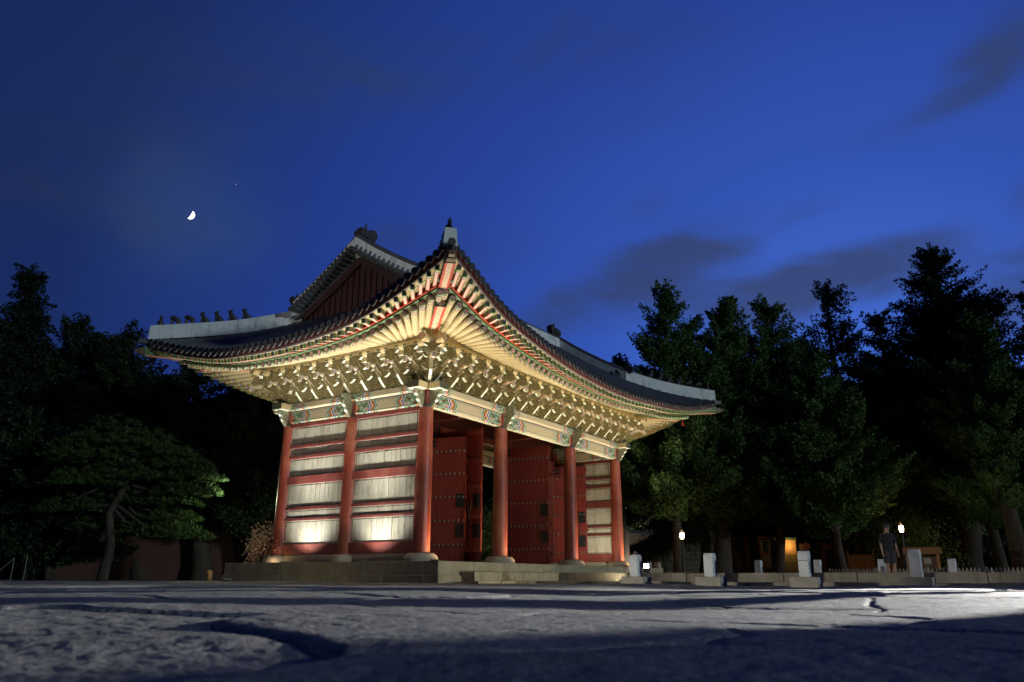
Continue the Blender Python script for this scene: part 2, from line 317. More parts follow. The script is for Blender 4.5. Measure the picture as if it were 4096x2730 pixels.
# bracket: green with pale scroll lines
m, nt = new_mat('bracket_green'); t = NT(nt); o = t.obj()
vo = t.n('ShaderNodeTexVoronoi', {'Vector': t.map(o, (1, 1, 1)), 'Scale': 5.0, 'Randomness': .8}); d = vo.outputs['Distance']
ln = t.ramp(t.math('SINE', t.math('MULTIPLY', t.math('ADD', d, t.math('MULTIPLY', t.noise(o, 9, 2), .12)), 30.0)), [(.2, 0), (.75, 1)])
c = t.mix(t.math('MULTIPLY', ln, .8), (.034, .032, .010), (.17, .155, .07)); c = t.mix(t.ramp(t.noise(o, 3.5, 3), [(.55, 0), (.7, .5)]), c, (.20, .10, .04)); t.pbr(c, .65, .25); M['bracket_green'] = m
m, nt = new_mat('bracket_pale'); t = NT(nt); o = t.obj(); c = t.mix(t.ramp(t.noise(o, 22, 2), [(.42, 0), (.55, 1)]), (.84, .80, .72), (.66, .80, .66)); t.pbr(c, .55, .3); M['bracket_pale'] = m
m, nt = new_mat('bracket_arc'); t = NT(nt); o = t.obj(); c = t.ramp(t.noise(o, 13, 1), [(0, (.16, .13, .36)), (.42, (.62, .55, .42)), (.58, (.6, .3, .1)), (.66, (.62, .58, .45))], 'CONSTANT'); t.pbr(c, .55, .3); M['bracket_arc'] = m
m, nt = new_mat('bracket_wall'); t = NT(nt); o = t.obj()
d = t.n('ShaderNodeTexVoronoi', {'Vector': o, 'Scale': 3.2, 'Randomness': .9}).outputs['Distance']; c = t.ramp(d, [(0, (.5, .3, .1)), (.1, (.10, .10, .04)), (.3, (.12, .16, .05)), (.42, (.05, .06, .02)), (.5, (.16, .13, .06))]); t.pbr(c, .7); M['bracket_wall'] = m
m, nt = new_mat('scroll_bracket'); t = NT(nt); o = t.obj(); d = t.n('ShaderNodeTexVoronoi', {'Vector': o, 'Scale': 7.0}).outputs['Distance']
ln = t.ramp(t.math('SINE', t.math('MULTIPLY', d, 26.0)), [(.3, 0), (.7, 1)]); t.pbr(t.mix(ln, (.09, .09, .05), (.34, .33, .22)), .6); M['scroll_bracket'] = m
# bird net: fine mesh, mostly holes
m, nt = new_mat('net'); t = NT(nt); sp = t.n('ShaderNodeSeparateXYZ', {0: t.uv()})
dif = t.n('ShaderNodeBsdfDiffuse', {'Color': (.38, .30, .13, 1)}); tl = t.n('ShaderNodeBsdfTranslucent', {'Color': (.38, .30, .13, 1)})
ms = t.n('ShaderNodeMixShader', {0: .35, 1: dif, 2: tl}); tr = t.n('ShaderNodeBsdfTransparent')
gm = t.n('ShaderNodeNewGeometry'); cs = t.math('MAXIMUM', t.math('ABSOLUTE', t.n('ShaderNodeVectorMath', {0: gm.outputs['Normal'], 1: gm.outputs['Incoming']}, operation='DOT_PRODUCT').outputs['Value']), .12)
dens = t.math('SUBTRACT', 1.0, t.math('POWER', .935, t.math('DIVIDE', 1.0, cs)))
dens = t.math('ADD', dens, t.math('MULTIPLY', t.math('SINE', t.math('MULTIPLY', t.math('ADD', sp.outputs[0], sp.outputs[1]), 75.0)), .04), clamp=True)
t.out(t.n('ShaderNodeMixShader', {0: dens, 1: tr, 2: ms})); M['net'] = m
# roof
m, nt = new_mat('tile'); t = NT(nt); sp = t.n('ShaderNodeSeparateXYZ', {0: t.uv()}); o = t.obj()
c = t.mix(t.ramp(t.noise(o, 2.4, 5, .65), [(.3, 0), (.75, 1)]), (.045, .048, .055), (.11, .115, .125)); c = t.mix(t.ramp(t.noise(o, 11, 4), [(.55, 0), (.75, .6)]), c, (.16, .16, .16))
st = t.math('LESS_THAN', t.math('FRACT', t.math('MULTIPLY', sp.outputs[0], 3.3)), .07); c = t.mix(t.math('MULTIPLY', st, .7), c, (.015, .016, .02))
t.pbr(c, .55, .45, t.noise(o, 25, 3), .2, .01); M['tile'] = m
simple('tile_end', (.050, .046, .045), .6, var=.45, scale=22, bs=.5)
m, nt = new_mat('plaster'); t = NT(nt); o = t.obj()
c = t.mix(t.ramp(t.noise(o, 2.3, 5, .65), [(.3, 0), (.75, 1)]), (.52, .55, .55), (.72, .74, .72))
sk = t.ramp(t.noise(t.map(o, (5.5, 5.5, .5)), 1.0, 5, .7), [(.56, 0), (.70, 1)]); c = t.mix(t.math('MULTIPLY', sk, .75), c, (.13, .125, .11))
sk2 = t.ramp(t.noise(t.map(o, (11, 11, .9)), 1.3, 4, .7), [(.60, 0), (.68, 1)]); c = t.mix(t.math('MULTIPLY', sk2, .6), c, (.10, .095, .085)); c = t.mix(t.math('MULTIPLY', t.ramp(t.noise(o, 6, 5, .7, 2.0), [(.52, 0), (.535, 1), (.55, 0)]), .35), c, (.16, .15, .14)); t.pbr(c, .85, .2, t.noise(o, 18, 4), .25, .01); M['plaster'] = m
simple('clay_dark', (.035, .03, .03), .6, scale=14)
simple('copper_cap', (.12, .085, .05), .5)
# stone
def stone(name, a, b, rough=.85, speck=.35, bs=.5, stain=None, sc_=1.0):
    m, nt = new_mat(name); t = NT(nt); o = t.obj()
    c = t.mix(t.ramp(t.noise(o, 2.0*sc_, 5, .6), [(.3, 0), (.7, 1)]), a, b)
    c = t.mix(t.math('MULTIPLY', t.ramp(t.noise(o, 90*sc_, 2, .7), [(.35, 1), (.6, 0)]), speck), c, tuple(x*.35 for x in a))
    if stain:
        k = t.ramp(t.noise(t.map(o, (4, 4, .8)), 1.6, 5, .7), [(.48, 0), (.68, 1)]); c = t.mix(t.math('MULTIPLY', k, .8), c, stain)
    h = t.math('ADD', t.noise(o, 14*sc_, 5, .65), t.math('MULTIPLY', t.noise(o, 80*sc_, 2), .4)); t.pbr(c, rough, .3, h, bs, .012); M[name] = m
stone('granite_warm', (.27, .225, .14), (.42, .36, .235), .85, .45, .5, (.19, .155, .095)); stone('granite_curb', (.22, .20, .155), (.36, .32, .25), .85, .5, .6, (.14, .12, .09)); stone('granite_base', (.26, .225, .17), (.38, .34, .27), bs=.35)
stone('marker_stone', (.54, .56, .56), (.72, .73, .72), .8, .2, .35, (.12, .12, .11)); stone('marker_plinth', (.30, .275, .22), (.42, .39, .33), .85, .4, .5)
simple('joint_dark', (.05, .045, .035), .9)

# ------------------------------------------------------------------ the gate
W, D, w1, wc, d1 = 12.833, 5.903, 4.005, 4.823, 2.9515
RY = d1                                             # ridge line
gate = empty('palace_gate', (0, 0, 0), 0, 'floodlit red palace gate with painted brackets and a sweeping tiled roof', 'gate')
F_T = np.array([(-3.55,7.28),(-2.74,7.10),(-2.13,6.90),(-1.67,6.72),(-1.21,6.55),(-.51,6.37),(.28,6.22),(.93,6.12),(2.02,5.99),(3.06,5.85),(4.36,5.75),(5.65,5.70),(6.6,5.68),(7.77,5.70),(8.78,5.76),(9.62,5.84),(10.58,5.91),(11.65,6.0),(12.65,6.1),(13.76,6.27),(14.8,6.48),(15.5,6.66),(16.07,6.82),(16.43,6.94)])
L_T = np.array([(-3.55,7.28),(-3.08,7.14),(-2.58,6.99),(-2.02,6.80),(-1.35,6.58),(-.57,6.35),(.23,6.14),(.99,6.02),(1.96,5.93),(3.08,5.87),(4.31,5.88),(5.48,5.93),(6.19,6.01),(6.86,6.13),(7.45,6.27),(8.08,6.42),(8.77,6.61),(9.45,6.80)])
def lut(tab):
    xs = np.linspace(tab[0, 0], tab[-1, 0], 241); ys = np.interp(xs, tab[:, 0], tab[:, 1]); k = np.hanning(27); k /= k.sum()
    yp = np.concatenate([ys[0]+(ys[0]-ys[1:14][::-1]), ys, ys[-1]+(ys[-1]-ys[-14:-1][::-1])]); return xs, np.convolve(yp, k, 'valid')
class Side:
    def __init__(s, A, d, n, L, tab): s.A = np.array(A, float); s.d = np.array(d, float); s.n = np.array(n, float); s.L = L; s.xs, s.ys = lut(tab); s.mid = s.ys.min()
    def P(s, a, o, z): q = s.A + s.d*a + s.n*o; return np.array([q[0], q[1], z])
    def ze(s, a): return float(np.interp(a, s.xs, s.ys))
    def t(s, a): return abs((a-s.L/2)/(s.L/2+3.55))
    def e(s, a): return 3.1 + .45*min(s.t(a), 1.03)**3
    def lift(s, a): return s.ze(a)-s.mid
mirF = np.stack([F_T[:, 0], np.interp(F_T[:, 0], F_T[:, 0], F_T[:, 1])], 1)
B_T = mirF.copy(); B_T[:, 1] = 5.68 + (mirF[:, 1]-5.68)*np.where(mirF[:, 0] < 6.4, .72, 1.0)
R_T = L_T.copy(); R_T[:, 1] = 5.87 + (L_T[:, 1]-5.87)*np.where(L_T[:, 0] < 3.1, .76, 1.0)
FR = Side((0, 0), (1, 0), (0, -1), W, F_T); LE = Side((0, 0), (0, 1), (-1, 0), D, L_T); RI = Side((W, 0), (0, 1), (1, 0), D, R_T); BA = Side((0, D), (1, 0), (0, 1), W, B_T)
SIDES = [FR, LE, RI, BA]
XG = .35                                              # gable edge overhang beyond the end columns
def zroof(S, a, o):
    e = S.e(a); dd = max(0.0, e-o); return S.mid + .14 + .53*dd + .0177*dd*dd + S.lift(a)*max(0.0, 1-dd/7.0)

# --- tiled slopes
def slope(S, back=False):
    b = MB(); pan = MB()
    long = S.L > 8; lo, hi = -3.5, S.L+3.5
    n = int((hi-lo)/.27); n += n % 2
    st = (hi-lo)/n
    def top(a):
        if a < -XG: return -a
        if a > S.L+XG: return a-S.L
        return -RY if long else -.1
    for k in range(n+1):
        a = lo + st*k; e = S.e(a); tp = top(a)
        if e-tp < .12: continue
        m_ = max(2, int((e-tp)/.45)); pts = [S.P(a, e-(e-tp)*i/m_, zroof(S, a, e-(e-tp)*i/m_)+.03) for i in range(m_+1)]
        r = .082; rings = []; dist = 0
        for i, p in enumerate(pts):
            if i: dist += np.linalg.norm(p-pts[i-1])
            rings.append(([p + np.append(S.d, 0)*r*math.cos(q) + np.array([0, 0, r*1.15*math.sin(q)]) for q in [math.pi*j/5 for j in range(6)]], dist))
        for (A, ua), (B, ub) in zip(rings, rings[1:]):
            for j in range(5): b.poly([A[j], A[j+1], B[j+1], B[j]], 0, [(ua, j/5), (ua, j/5+.2), (ub, j/5+.2), (ub, j/5)])
        p = pts[0]; N = np.append(S.n, 0); Dv = np.append(S.d, 0)         # round end tile
        disc = [p + N*.012 + np.array([0, 0, -.005]) + (Dv*math.cos(q) + np.array([0, 0, 1])*math.sin(q))*.098 for q in [2*math.pi*j/12 for j in range(12)]]
        b.poly(disc, 1); din = [q - N*.03 for q in disc]
        for j in range(12): b.poly([disc[j], din[j], din[(j+1) % 12], disc[(j+1) % 12]], 1)
        if k < n:                                                         # pan tiles between this row and the next
            a2 = a+st; am = a+st/2; e2 = S.e(a2); t2 = max(top(a), top(a2)); ee = min(e, e2)
            if ee-t2 > .1:
                mm = max(2, int((ee-t2)/.7)); prev = None
                for i in range(mm+1):
                    row = []; fr_ = i/mm
                    for q, dz in ((a, .0), (a+st*.25, -.035), (am, -.05), (a+st*.75, -.035), (a2, .0)):
                        o = S.e(q)*(1-fr_) + t2*fr_ + (.03 if i == 0 else 0); row.append(S.P(q, o, zroof(S, q, o)+dz))
                    if prev:
                        for j in range(4): b.poly([prev[j], prev[j+1], row[j+1], row[j]], 0, [(i*.7, j*.25)]*4)
                    else: first = row
                    prev = row
                # hanging crescent end of the pan tile
                lip = []
                for j, q in enumerate((a+st*.06, a+st*.25, am, a+st*.75, a2-st*.06)):
                    lip.append(S.P(q, S.e(q)+.05, zroof(S, q, S.e(q)) - (.05, .14, .185, .14, .05)[j]))
                up = [S.P(q, S.e(q)+.035, zroof(S, q, S.e(q)) + (.01, -.025, -.04, -.025, .01)[j]) for j, q in enumerate((a+st*.06, a+st*.25, am, a+st*.75, a2-st*.06))]
                for j in range(4):
                    b.poly([up[j], lip[j], lip[j+1], up[j+1]], 1); b.poly([lip[j]-np.append(S.n, 0)*.04, up[j]-np.append(S.n, 0)*.05, up[j+1]-np.append(S.n, 0)*.05, lip[j+1]-np.append(S.n, 0)*.04], 1)
                    b.poly([lip[j], lip[j]-np.append(S.n, 0)*.04, lip[j+1]-np.append(S.n, 0)*.04, lip[j+1]], 1)
    o = b.build('roof_slope', [M['tile'], M['tile_end']], gate, True, angle=50)
    return o
for S in SIDES: slope(S)

def band(pts, wd, hs, name, mat, parent, cap=None, lean=None):
    """plaster ridge band: pts are centre-line base points, hs heights"""
    b = MB(); k = len(pts); A = []
    for i, p in enumerate(pts):
        p = np.array(p, float); d = np.array(pts[min(i+1, k-1)], float)-np.array(pts[max(i-1, 0)], float); d[2] = 0; d /= np.linalg.norm(d); s_ = np.array([-d[1], d[0], 0])
        h = hs[i] if hasattr(hs, '__len__') else hs
        A.append([p - s_*wd*.62, p - s_*wd*.5 + [0, 0, h], p + s_*wd*.5 + [0, 0, h], p + s_*wd*.62])
    for a, c in zip(A, A[1:]):
        for j in range(3): b.poly([a[j], c[j], c[j+1], a[j+1]], 1 if (j == 1 and cap) else 0)
        b.poly([a[3], c[3], c[0], a[0]], 0)
    b.poly(A[0], 0); b.poly(A[-1][::-1], 0)
    if cap:                                     # dark round cap tiles along the top
        q = [(a[1]+a[2])/2 + [0, 0, .01] for a in A]; b.tube(q, wd*.42, 8, 1, (1, 1))
    return b.build(name, [mat, M['tile']] if cap else [mat], parent, False)

# --- main ridge, descending ridges, hip ridges
xr0, xr1 = -XG, W+XG
ZR = zroof(FR, W/2, -RY)
def ridge_z(x): return ZR - .08 + .10*((x-W/2)/(W/2+XG))**2
mr = band([(x, RY, ridge_z(x)) for x in np.linspace(xr0-.05, xr1+.05, 15)], .34, .54, 'main_ridge', M['plaster'], gate, True)
def dragon_head(loc, rz, s, parent, name='ridge_ornament'):
    b = MB(); out = [(-.30, 0), (-.34, .22), (-.26, .40), (-.08, .36), (.02, .28), (.12, .42), (.28, .50), (.42, .42), (.46, .24), (.36, .10), (.30, 0)]
    b.prism([(x*s, z*s) for x, z in out], (0, 0, 0), (1, 0, 0), (0, 0, 1), (0, 1, 0), .22*s)
    b.prism([(x*s*.6-.14*s, .1*s+z*s*.55) for x, z in out], (0, 0, 0), (1, 0, 0), (0, 0, 1), (0, 1, 0), .34*s)
    b.tube([(.0, 0, .30*s), (.02*s, 0, .62*s)], [.05*s, .03*s], 6, 0, (0, 0)); b.tube([(.28*s, -.13*s, .30*s), (.28*s, .13*s, .30*s)], .17*s, 10, 0, (0, 0))
    o = b.build(name, M['clay_dark'], parent, True); o.location = loc; o.rotation_euler = (0, 0, rz); return o
dragon_head((xr0+.32, RY, ridge_z(xr0)+.62), 0, 1.05, mr); dragon_head((xr1-.32, RY, ridge_z(xr1)+.62), math.pi, 1.05, mr)
ANI = []
def figure(kind, parent, loc, rz):
    b = MB()
    if kind == 0:    # standing monk-like guardian
        b.lathe([(.075, 0), (.095, .05), (.085, .12), (.06, .20), (.045, .23), (.065, .27), (.06, .32), (.02, .36), (0, .37)], 8); b.tube([(.05, 0, .18), (.11, 0, .10)], .03, 6, 0, (0, 0)); b.tube([(0, 0, .33), (.05, .0, .40)], [.03, .012], 6, 0, (0, 0))
    elif kind == 1:  # crouching beast, head low
        b.tube([(-.13, 0, .10), (-.08, 0, .19), (.02, 0, .24), (.10, 0, .27), (.16, 0, .22)], [.05, .085, .09, .085, .055], 8, 0, (0, 0))
        for x in (-.10, .09):
            for y in (-.05, .05): b.tube([(x, y, .16), (x+.03, y, 0)], [.04, .028], 6, 0, (0, 0))
        b.tube([(-.14, 0, .12), (-.20, 0, .22)], [.03, .015], 6, 0, (0, 0))
    else:            # seated beast
        b.tube([(-.10, 0, .05), (-.06, 0, .14), (.02, 0, .24), (.05, 0, .32)], [.075, .10, .08, .06], 8, 0, (0, 0)); b.tube([(.0, 0, .36), (.06, 0, .37), (.13, 0, .33)], [.055, .07, .04], 8, 0, (0, 0))
        for y in (-.045, .045): b.tube([(.05, y, .22), (.09, y, 0)], [.035, .026], 6, 0, (0, 0))
        for y in (-.04, .04): b.tube([(.01, y, .40), (.0, y, .46)], [.02, .006], 5, 0, (0, 0))
        b.tube([(-.12, 0, .04), (-.19, 0, .10), (-.18, 0, .2)], [.03, .025, .012], 6, 0, (0, 0))
    o = b.build('roof_figure', M['clay_dark'], parent, True); o.location = loc; o.rotation_euler = (0, 0, rz); return o
FIG = [0, 1, 1, 2, 2, 2, 2]
def corner(sx, sy):   # sx, sy = -1/+1: which corner
    cx0, cy0 = (0 if sx < 0 else W), (0 if sy < 0 else D); S = FR if sy < 0 else BA; S2 = LE if sx < 0 else RI
    def base(o):
        a = -o if sx < 0 else W+o; a2 = -o if sy < 0 else D+o
        return (cx0+sx*o, cy0+sy*o, max(zroof(S, a, o), zroof(S2, a2, o)))
    # hip ridge, stepping up to the descending ridge at the inner end
    OE = -.15 if (sx < 0 and sy > 0) else .62      # where the descending ridge ends above the hip
    os_ = np.linspace(.42 if OE > 0 else -.05, 3.42, 13); hip = band([np.array(base(o))-[0, 0, .05] for o in os_], .30, [.52-.02*i/12 for i in range(13)], 'hip_ridge', M['plaster'], gate)
    out = Vector((sx, sy, 0)).to_track_quat('X', 'Z').to_euler().z
    for i, o in enumerate(np.linspace(3.22, 1.30, 7)):
        q = base(o); a = figure(FIG[i], hip, (q[0], q[1], q[2]+.455+.004*(3.4-o)), out)
    # corner cap tiles
    b = MB()
    for o in (3.40, 3.52, 3.60):
        q = np.array(base(min(o, 3.5))); q = np.array([cx0+sx*o, cy0+sy*o, q[2]+.02])
        b.tube([q - np.array([sx, sy, .25])*.35 - [0, 0, .08], q-[0, 0, .08], q+np.array([sx, sy, .05])*.04-[0, 0, .08]], [.10, .105, .10], 12, 0, (1, 1))
    b.build('corner_tile', [M['tile'], M['tile_end']], hip, True)
    # descending ridge along the gable edge
    xg = cx0+sx*XG; pts = []
    for i in range(9):
        o = OE - (OE+RY)*i/8; y = cy0+sy*o; pts.append((xg, y, zroof(S, xg if True else 0, o)-.02 + .0*(i/8)))
    de = band(pts, .30, [.50, .48, .46, .45, .45, .45, .46, .48, .50], 'descending_ridge', M['plaster'], gate, True)
    dragon_head((pts[0][0], pts[0][1]+sy*.02, pts[0][2]+.46), math.pi/2*sy, .62, de)
    # stub tiles lying across the gable edge
    b = MB()
    for i in range(17):
        o = OE-.17 - (OE-.17+RY)*i/16.5; y = cy0+sy*o; z = zroof(S, xg, o)+.02
        b.tube([(xg-sx*.05, y, z+.03), (xg+sx*.42, y, z-.02)], .085, 8, 0, (1, 1))
        if i < 16:
            o2 = o-.105; y2 = cy0+sy*o2; z2 = zroof(S, xg, o2)-.07
            b.obox((xg+sx*.36, y2-.085, z2), (-sx*.36, 0, .0), (0, .17, 0), (0, 0, .06), 0, mats={'-x': 1, '+x': 1})
    b.build('gable_edge_tiles', [M['tile'], M['tile_end']], gate, True)
    return base
BASES = {(sx, sy): corner(sx, sy) for sx in (-1, 1) for sy in (-1, 1)}
# --- gables
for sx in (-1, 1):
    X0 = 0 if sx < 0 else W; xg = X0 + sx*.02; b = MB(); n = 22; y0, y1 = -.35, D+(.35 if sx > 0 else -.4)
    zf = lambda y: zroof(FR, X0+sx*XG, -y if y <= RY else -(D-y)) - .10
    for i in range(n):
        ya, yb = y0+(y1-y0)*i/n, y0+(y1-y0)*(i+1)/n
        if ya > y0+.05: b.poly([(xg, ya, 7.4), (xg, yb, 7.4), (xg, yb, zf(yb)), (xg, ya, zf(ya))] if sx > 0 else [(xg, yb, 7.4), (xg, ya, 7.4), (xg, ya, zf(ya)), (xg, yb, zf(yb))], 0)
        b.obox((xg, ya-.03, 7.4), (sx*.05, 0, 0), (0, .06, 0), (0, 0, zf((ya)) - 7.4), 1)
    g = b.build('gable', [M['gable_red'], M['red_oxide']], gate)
    for s_ in (0, 1):
        b = MB(); prev = None
        for i in range(11):
            oe = .35 if (s_ == 0 or sx > 0) else -.4; o = oe - (oe+RY)*i/10; y = -o if s_ == 0 else D+o; z = zroof(FR, X0+sx*XG, o)-.06
            q = [np.array((xg+sx*.16, y, z-.34)), np.array((xg+sx*.16, y, z)), np.array((xg+sx*.09, y, z)), np.array((xg+sx*.09, y, z-.34))]
            if prev is not None:
                for j in range(4): b.poly([prev[j], q[j], q[(j+1) % 4], prev[(j+1) % 4]], 0)
            prev = q
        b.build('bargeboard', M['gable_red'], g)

# --- eave trim: maroon board below the tiles, batten, red and green strips
def strip(S, prof, name, mats, ext=3.45):
    b = MB(); prev = None
    for i in range(61):
        a = -ext + (S.L+2*ext)*i/60; a = max(-S.e(a), min(S.L+S.e(a), a)); q = [S.P(a, *pf(S, a)) for pf in prof]
        if prev is not None:
            for j in range(len(prof)-1): b.poly([prev[j], q[j], q[j+1], prev[j+1]] if S in (LE, BA) else [q[j], prev[j], prev[j+1], q[j+1]], j % len(mats))
        prev = q
    return b.build(name, mats, gate, True)
ZF = lambda S, a: S.ze(a) - .13                       # underside of the boards over the flying rafters, outer edge
OR = lambda S, a: S.e(a) - .64 - .40*min(1.0, S.t(a))**6                        # red strip
ZRD = lambda S, a: S.ze(a) - .02 - .155*min(1.0, S.t(a))**2.2
for S in SIDES:
    strip(S, [lambda S, a: (S.e(a)-.03, S.ze(a)+.08), lambda S, a: (S.e(a)-.07, S.ze(a)-.05), lambda S, a: (S.e(a)-.09, S.ze(a)-.055)], 'eave_board', [M['board_maroon']])
    strip(S, [lambda S, a: (S.e(a)-.075, S.ze(a)-.045), lambda S, a: (S.e(a)-.085, S.ze(a)-.10), lambda S, a: (S.e(a)-.16, S.ze(a)-.095)], 'eave_batten', [M['trim_grey']])
    strip(S, [lambda S, a: (OR(S, a)+.07, ZRD(S, a)+.04), lambda S, a: (OR(S, a)+.07, ZRD(S, a)-.055), lambda S, a: (OR(S, a)-.03, ZRD(S, a)-.06)], 'red_strip', [M['trim_red']], 2.9)
    strip(S, [lambda S, a: (OR(S, a)+.03, ZRD(S, a)-.055), lambda S, a: (OR(S, a)+.02, ZRD(S, a)-.11), lambda S, a: (OR(S, a)-.08, ZRD(S, a)-.11)], 'green_strip', [M['trim_green']], 2.9)
# --- flying rafters + soffit
def fan(S, a, o_):     # plan direction of a rafter whose outer end is at (a, o_): square to the eave, fanning near corners
    q = 2.2
    if a < q: A = np.array([q, -q]); 
    elif a > S.L-q: A = np.array([S.L-q, -q])
    else: return np.array([0.0, -1.0])
    v = A-np.array([a, o_]); return v/np.linalg.norm(v)
ZP = lambda S, a: 6.23+.30*min(1.0, S.t(a)/.72)**5
cnt = {'rafter': 0, 'flying_rafter': 0}
def rafters(S, vis):
    ext = 3.22; n = int((S.L+2*ext)/.305); far_f = MB(); far_r = MB(); pos = []
    for k in range(n+1):
        a = -ext+(S.L+2*ext)*k/n; pos.append(a)
    sb = MB(); prevq = None
    for k, a in enumerate(pos):
        # flying rafter
        e = S.e(a)-.14; dr = fan(S, a, e); zo = S.ze(a)-.105; fl = .66+.40*min(1.0, S.t(a))**6; ar = a+dr[0]/-dr[1]*fl*.94; zi = ZRD(S, ar)+.10; oi = e-fl
        ai = a + dr[0]/(-dr[1])*fl
        p0, p1 = S.P(a, e, zo), S.P(ai, oi, zi)
        ax = p1-p0; hor = np.append(S.d, 0)*-dr[1] + np.append(S.n, 0)*dr[0]; hor = np.cross(ax/np.linalg.norm(ax), [0, 0, 1]); hor /= np.linalg.norm(hor); up = np.cross(hor, ax/np.linalg.norm(ax))
        if up[2] < 0: up = -up
        b = MB() if vis(a) and cnt['flying_rafter'] < 100 else far_f
        if abs(a+0) > 0: b.obox(p0-hor*.055-up*.115, ax, hor*.11, up*.115, 0, mats={'-z': 1, '-x': 2, '+x': 2, '+z': 3})
        if b is not far_f: b.build('flying_rafter', [M['flyer_side'], M['flyer_under'], M['flyer_end'], M['cream_wood']], gate); cnt['flying_rafter'] += 1
        q = (S.P(a, e+.05, zo+.006), p1+np.array([0, 0, .006]))
        if prevq is not None: sb.poly([prevq[0], q[0], q[1], prevq[1]], 0, [(k-1, 1), (k, 1), (k, 0), (k-1, 0)])
        prevq = q
    sb.build('soffit_board', M['soffit'], gate)
    # round rafters
    ext = 2.42; n = int((S.L+2*ext)/.305); prevq = None; sb = MB()
    for k in range(n+1):
        a = -ext+(S.L+2*ext)*k/n; o = OR(S, a)-.06; dr = fan(S, a, o); zo = ZRD(S, a)-.20
        tcr = max(0.0, -a, a-S.L)+.0; tt = S.t(a)**2.6
        run = o+.15 if abs(dr[0]) < 1e-6 else min((o+.15)/-dr[1], 3.2)
        rp = max(.25, (o-.74)/-dr[1]) if o > 1.0 else .3; zin = zo + (ZP(S, a+dr[0]*rp)-zo)/rp*run
        p0 = S.P(a, o, zo); p1 = S.P(a+dr[0]*run, o+dr[1]*run, zin)
        b = MB() if vis(a) and cnt['rafter'] < 100 else far_r
        b.tube([p0, p0*.6+p1*.4, p1], [.092, .10, .10], 10, 0, (1, None))
        if b is not far_r: b.build('rafter', [M['rafter_paint'], M['rafter_end']], gate, True); cnt['rafter'] += 1
        q = (p0+np.array([0, 0, .125]), p1+np.array([0, 0, .14]))
        if prevq is not None: sb.poly([prevq[0], q[0], q[1], prevq[1]], 0)
        prevq = q
    sb.build('ceiling_board', M['dark_wood'], gate)
    if far_f.v: tag(far_f.build('flying_rafters', [M['flyer_side'], M['flyer_under'], M['flyer_end'], M['cream_wood']], gate), kind='stuff')
    if far_r.v: tag(far_r.build('rafters', [M['rafter_paint'], M['rafter_end']], gate, True), kind='stuff')
rafters(FR, lambda a: a < 15.0); rafters(LE, lambda a: True); rafters(RI, lambda a: False); rafters(BA, lambda a: False)
# --- purlins with painted disc ends, corner beams
def purlin(S):
    o = .74; b = MB(); pts = []
    for i in range(25):
        a = -1.22+(S.L+2.44)*i/24; pts.append(S.P(a, o, 6.02))
    b.tube(pts, .125, 12, 0, (1, 1)); b.build('purlin', [M['cream_wood'], M['rafter_end']], gate, True)
    b = MB(); b.obox(S.P(-.8, o-.0, 5.74), np.append(S.d, 0)*(S.L+1.6), np.append(S.n, 0)*-.10, (0, 0, .16), 0, mats={'-z': 1}); b.build('purlin_support', [M['beam_paint_small'], M['beam_under']], gate)
    b = MB(); prev = None                 # wedge board that lifts the corner rafters off the purlin
    for i in range(49):
        a = -.74+(S.L+1.48)*i/48; q = (S.P(a, o+.02, 6.08), S.P(a, o+.02, ZP(S, a)+.02))
        if prev: b.poly([prev[0], q[0], q[1], prev[1]])
        prev = q
    b.build('wedge_board', M['cream_wood'], gate)
for S in SIDES: purlin(S)
m, nt = new_mat('corner_beam'); t = NT(nt); sp = t.n('ShaderNodeSeparateXYZ', {0: t.uv()}); ed = t.math('ABSOLUTE', t.math('SUBTRACT', sp.outputs[1], .5))
c = t.mix(t.math('GREATER_THAN', ed, .27), t.mix(t.ramp(t.noise(t.map(t.obj(), (8, 8, 8)), 2, 5, .7), [(.45, 0), (.7, 1)]), (.62, .50, .36), (.45, .22, .12)), (.50, .05, .03)); t.pbr(c, .6); M['corner_beam'] = m
for (sx, sy) in BASES:
    X0, Y0 = (0 if sx < 0 else W), (0 if sy < 0 else D); S = FR if sy < 0 else BA; aC = -3.5 if sx < 0 else W+3.5
    zc = S.ze(aC)-7.28; Dg = np.array([sx, sy, 0])/math.sqrt(2); Pp = np.array([-sy*sx*sx, sx*1.0, 0]); Pp = np.cross(Dg, [0, 0, 1.0])
    def beam(o0, z0, o1, z1, wd, h, name, cap):
        p0 = np.array((X0+sx*o1, Y0+sy*o1, z1)); p1 = np.array((X0+sx*o0, Y0+sy*o0, z0)); b = MB()
        b.obox(p0-Pp*wd/2, p1-p0, Pp*wd, (0, 0, h), 0, mats={'-z': 1, '-x': 2, '+x': 2, '+z': 0}); return b.build(name, [M['trim_green'], M['corner_beam'], M['rafter_end']], gate)
    beam(.5, 6.24+zc*.3, 2.16, 6.36+zc*.75, .30, .28, 'corner_beam', 2)
    hb = beam(1.6, 6.56+zc*.7, 3.46, 6.88+zc, .27, .27, 'corner_flying_beam', 2)
    b = MB(); p = np.array((X0+sx*3.46, Y0+sy*3.46, 6.90+zc)); b.obox(p-Pp*.12, np.array((sx*.14, sy*.14, .02)), Pp*.24, (0, 0, .22), 0)
    q = p+np.array((sx*.14, sy*.14, .02)); b.obox(q-Pp*.09+[0, 0, .04], np.array((sx*.10, sy*.10, .03)), Pp*.18, (0, 0, .12), 0); b.build('beam_cap', M['copper_cap'], hb, bevel=.02)
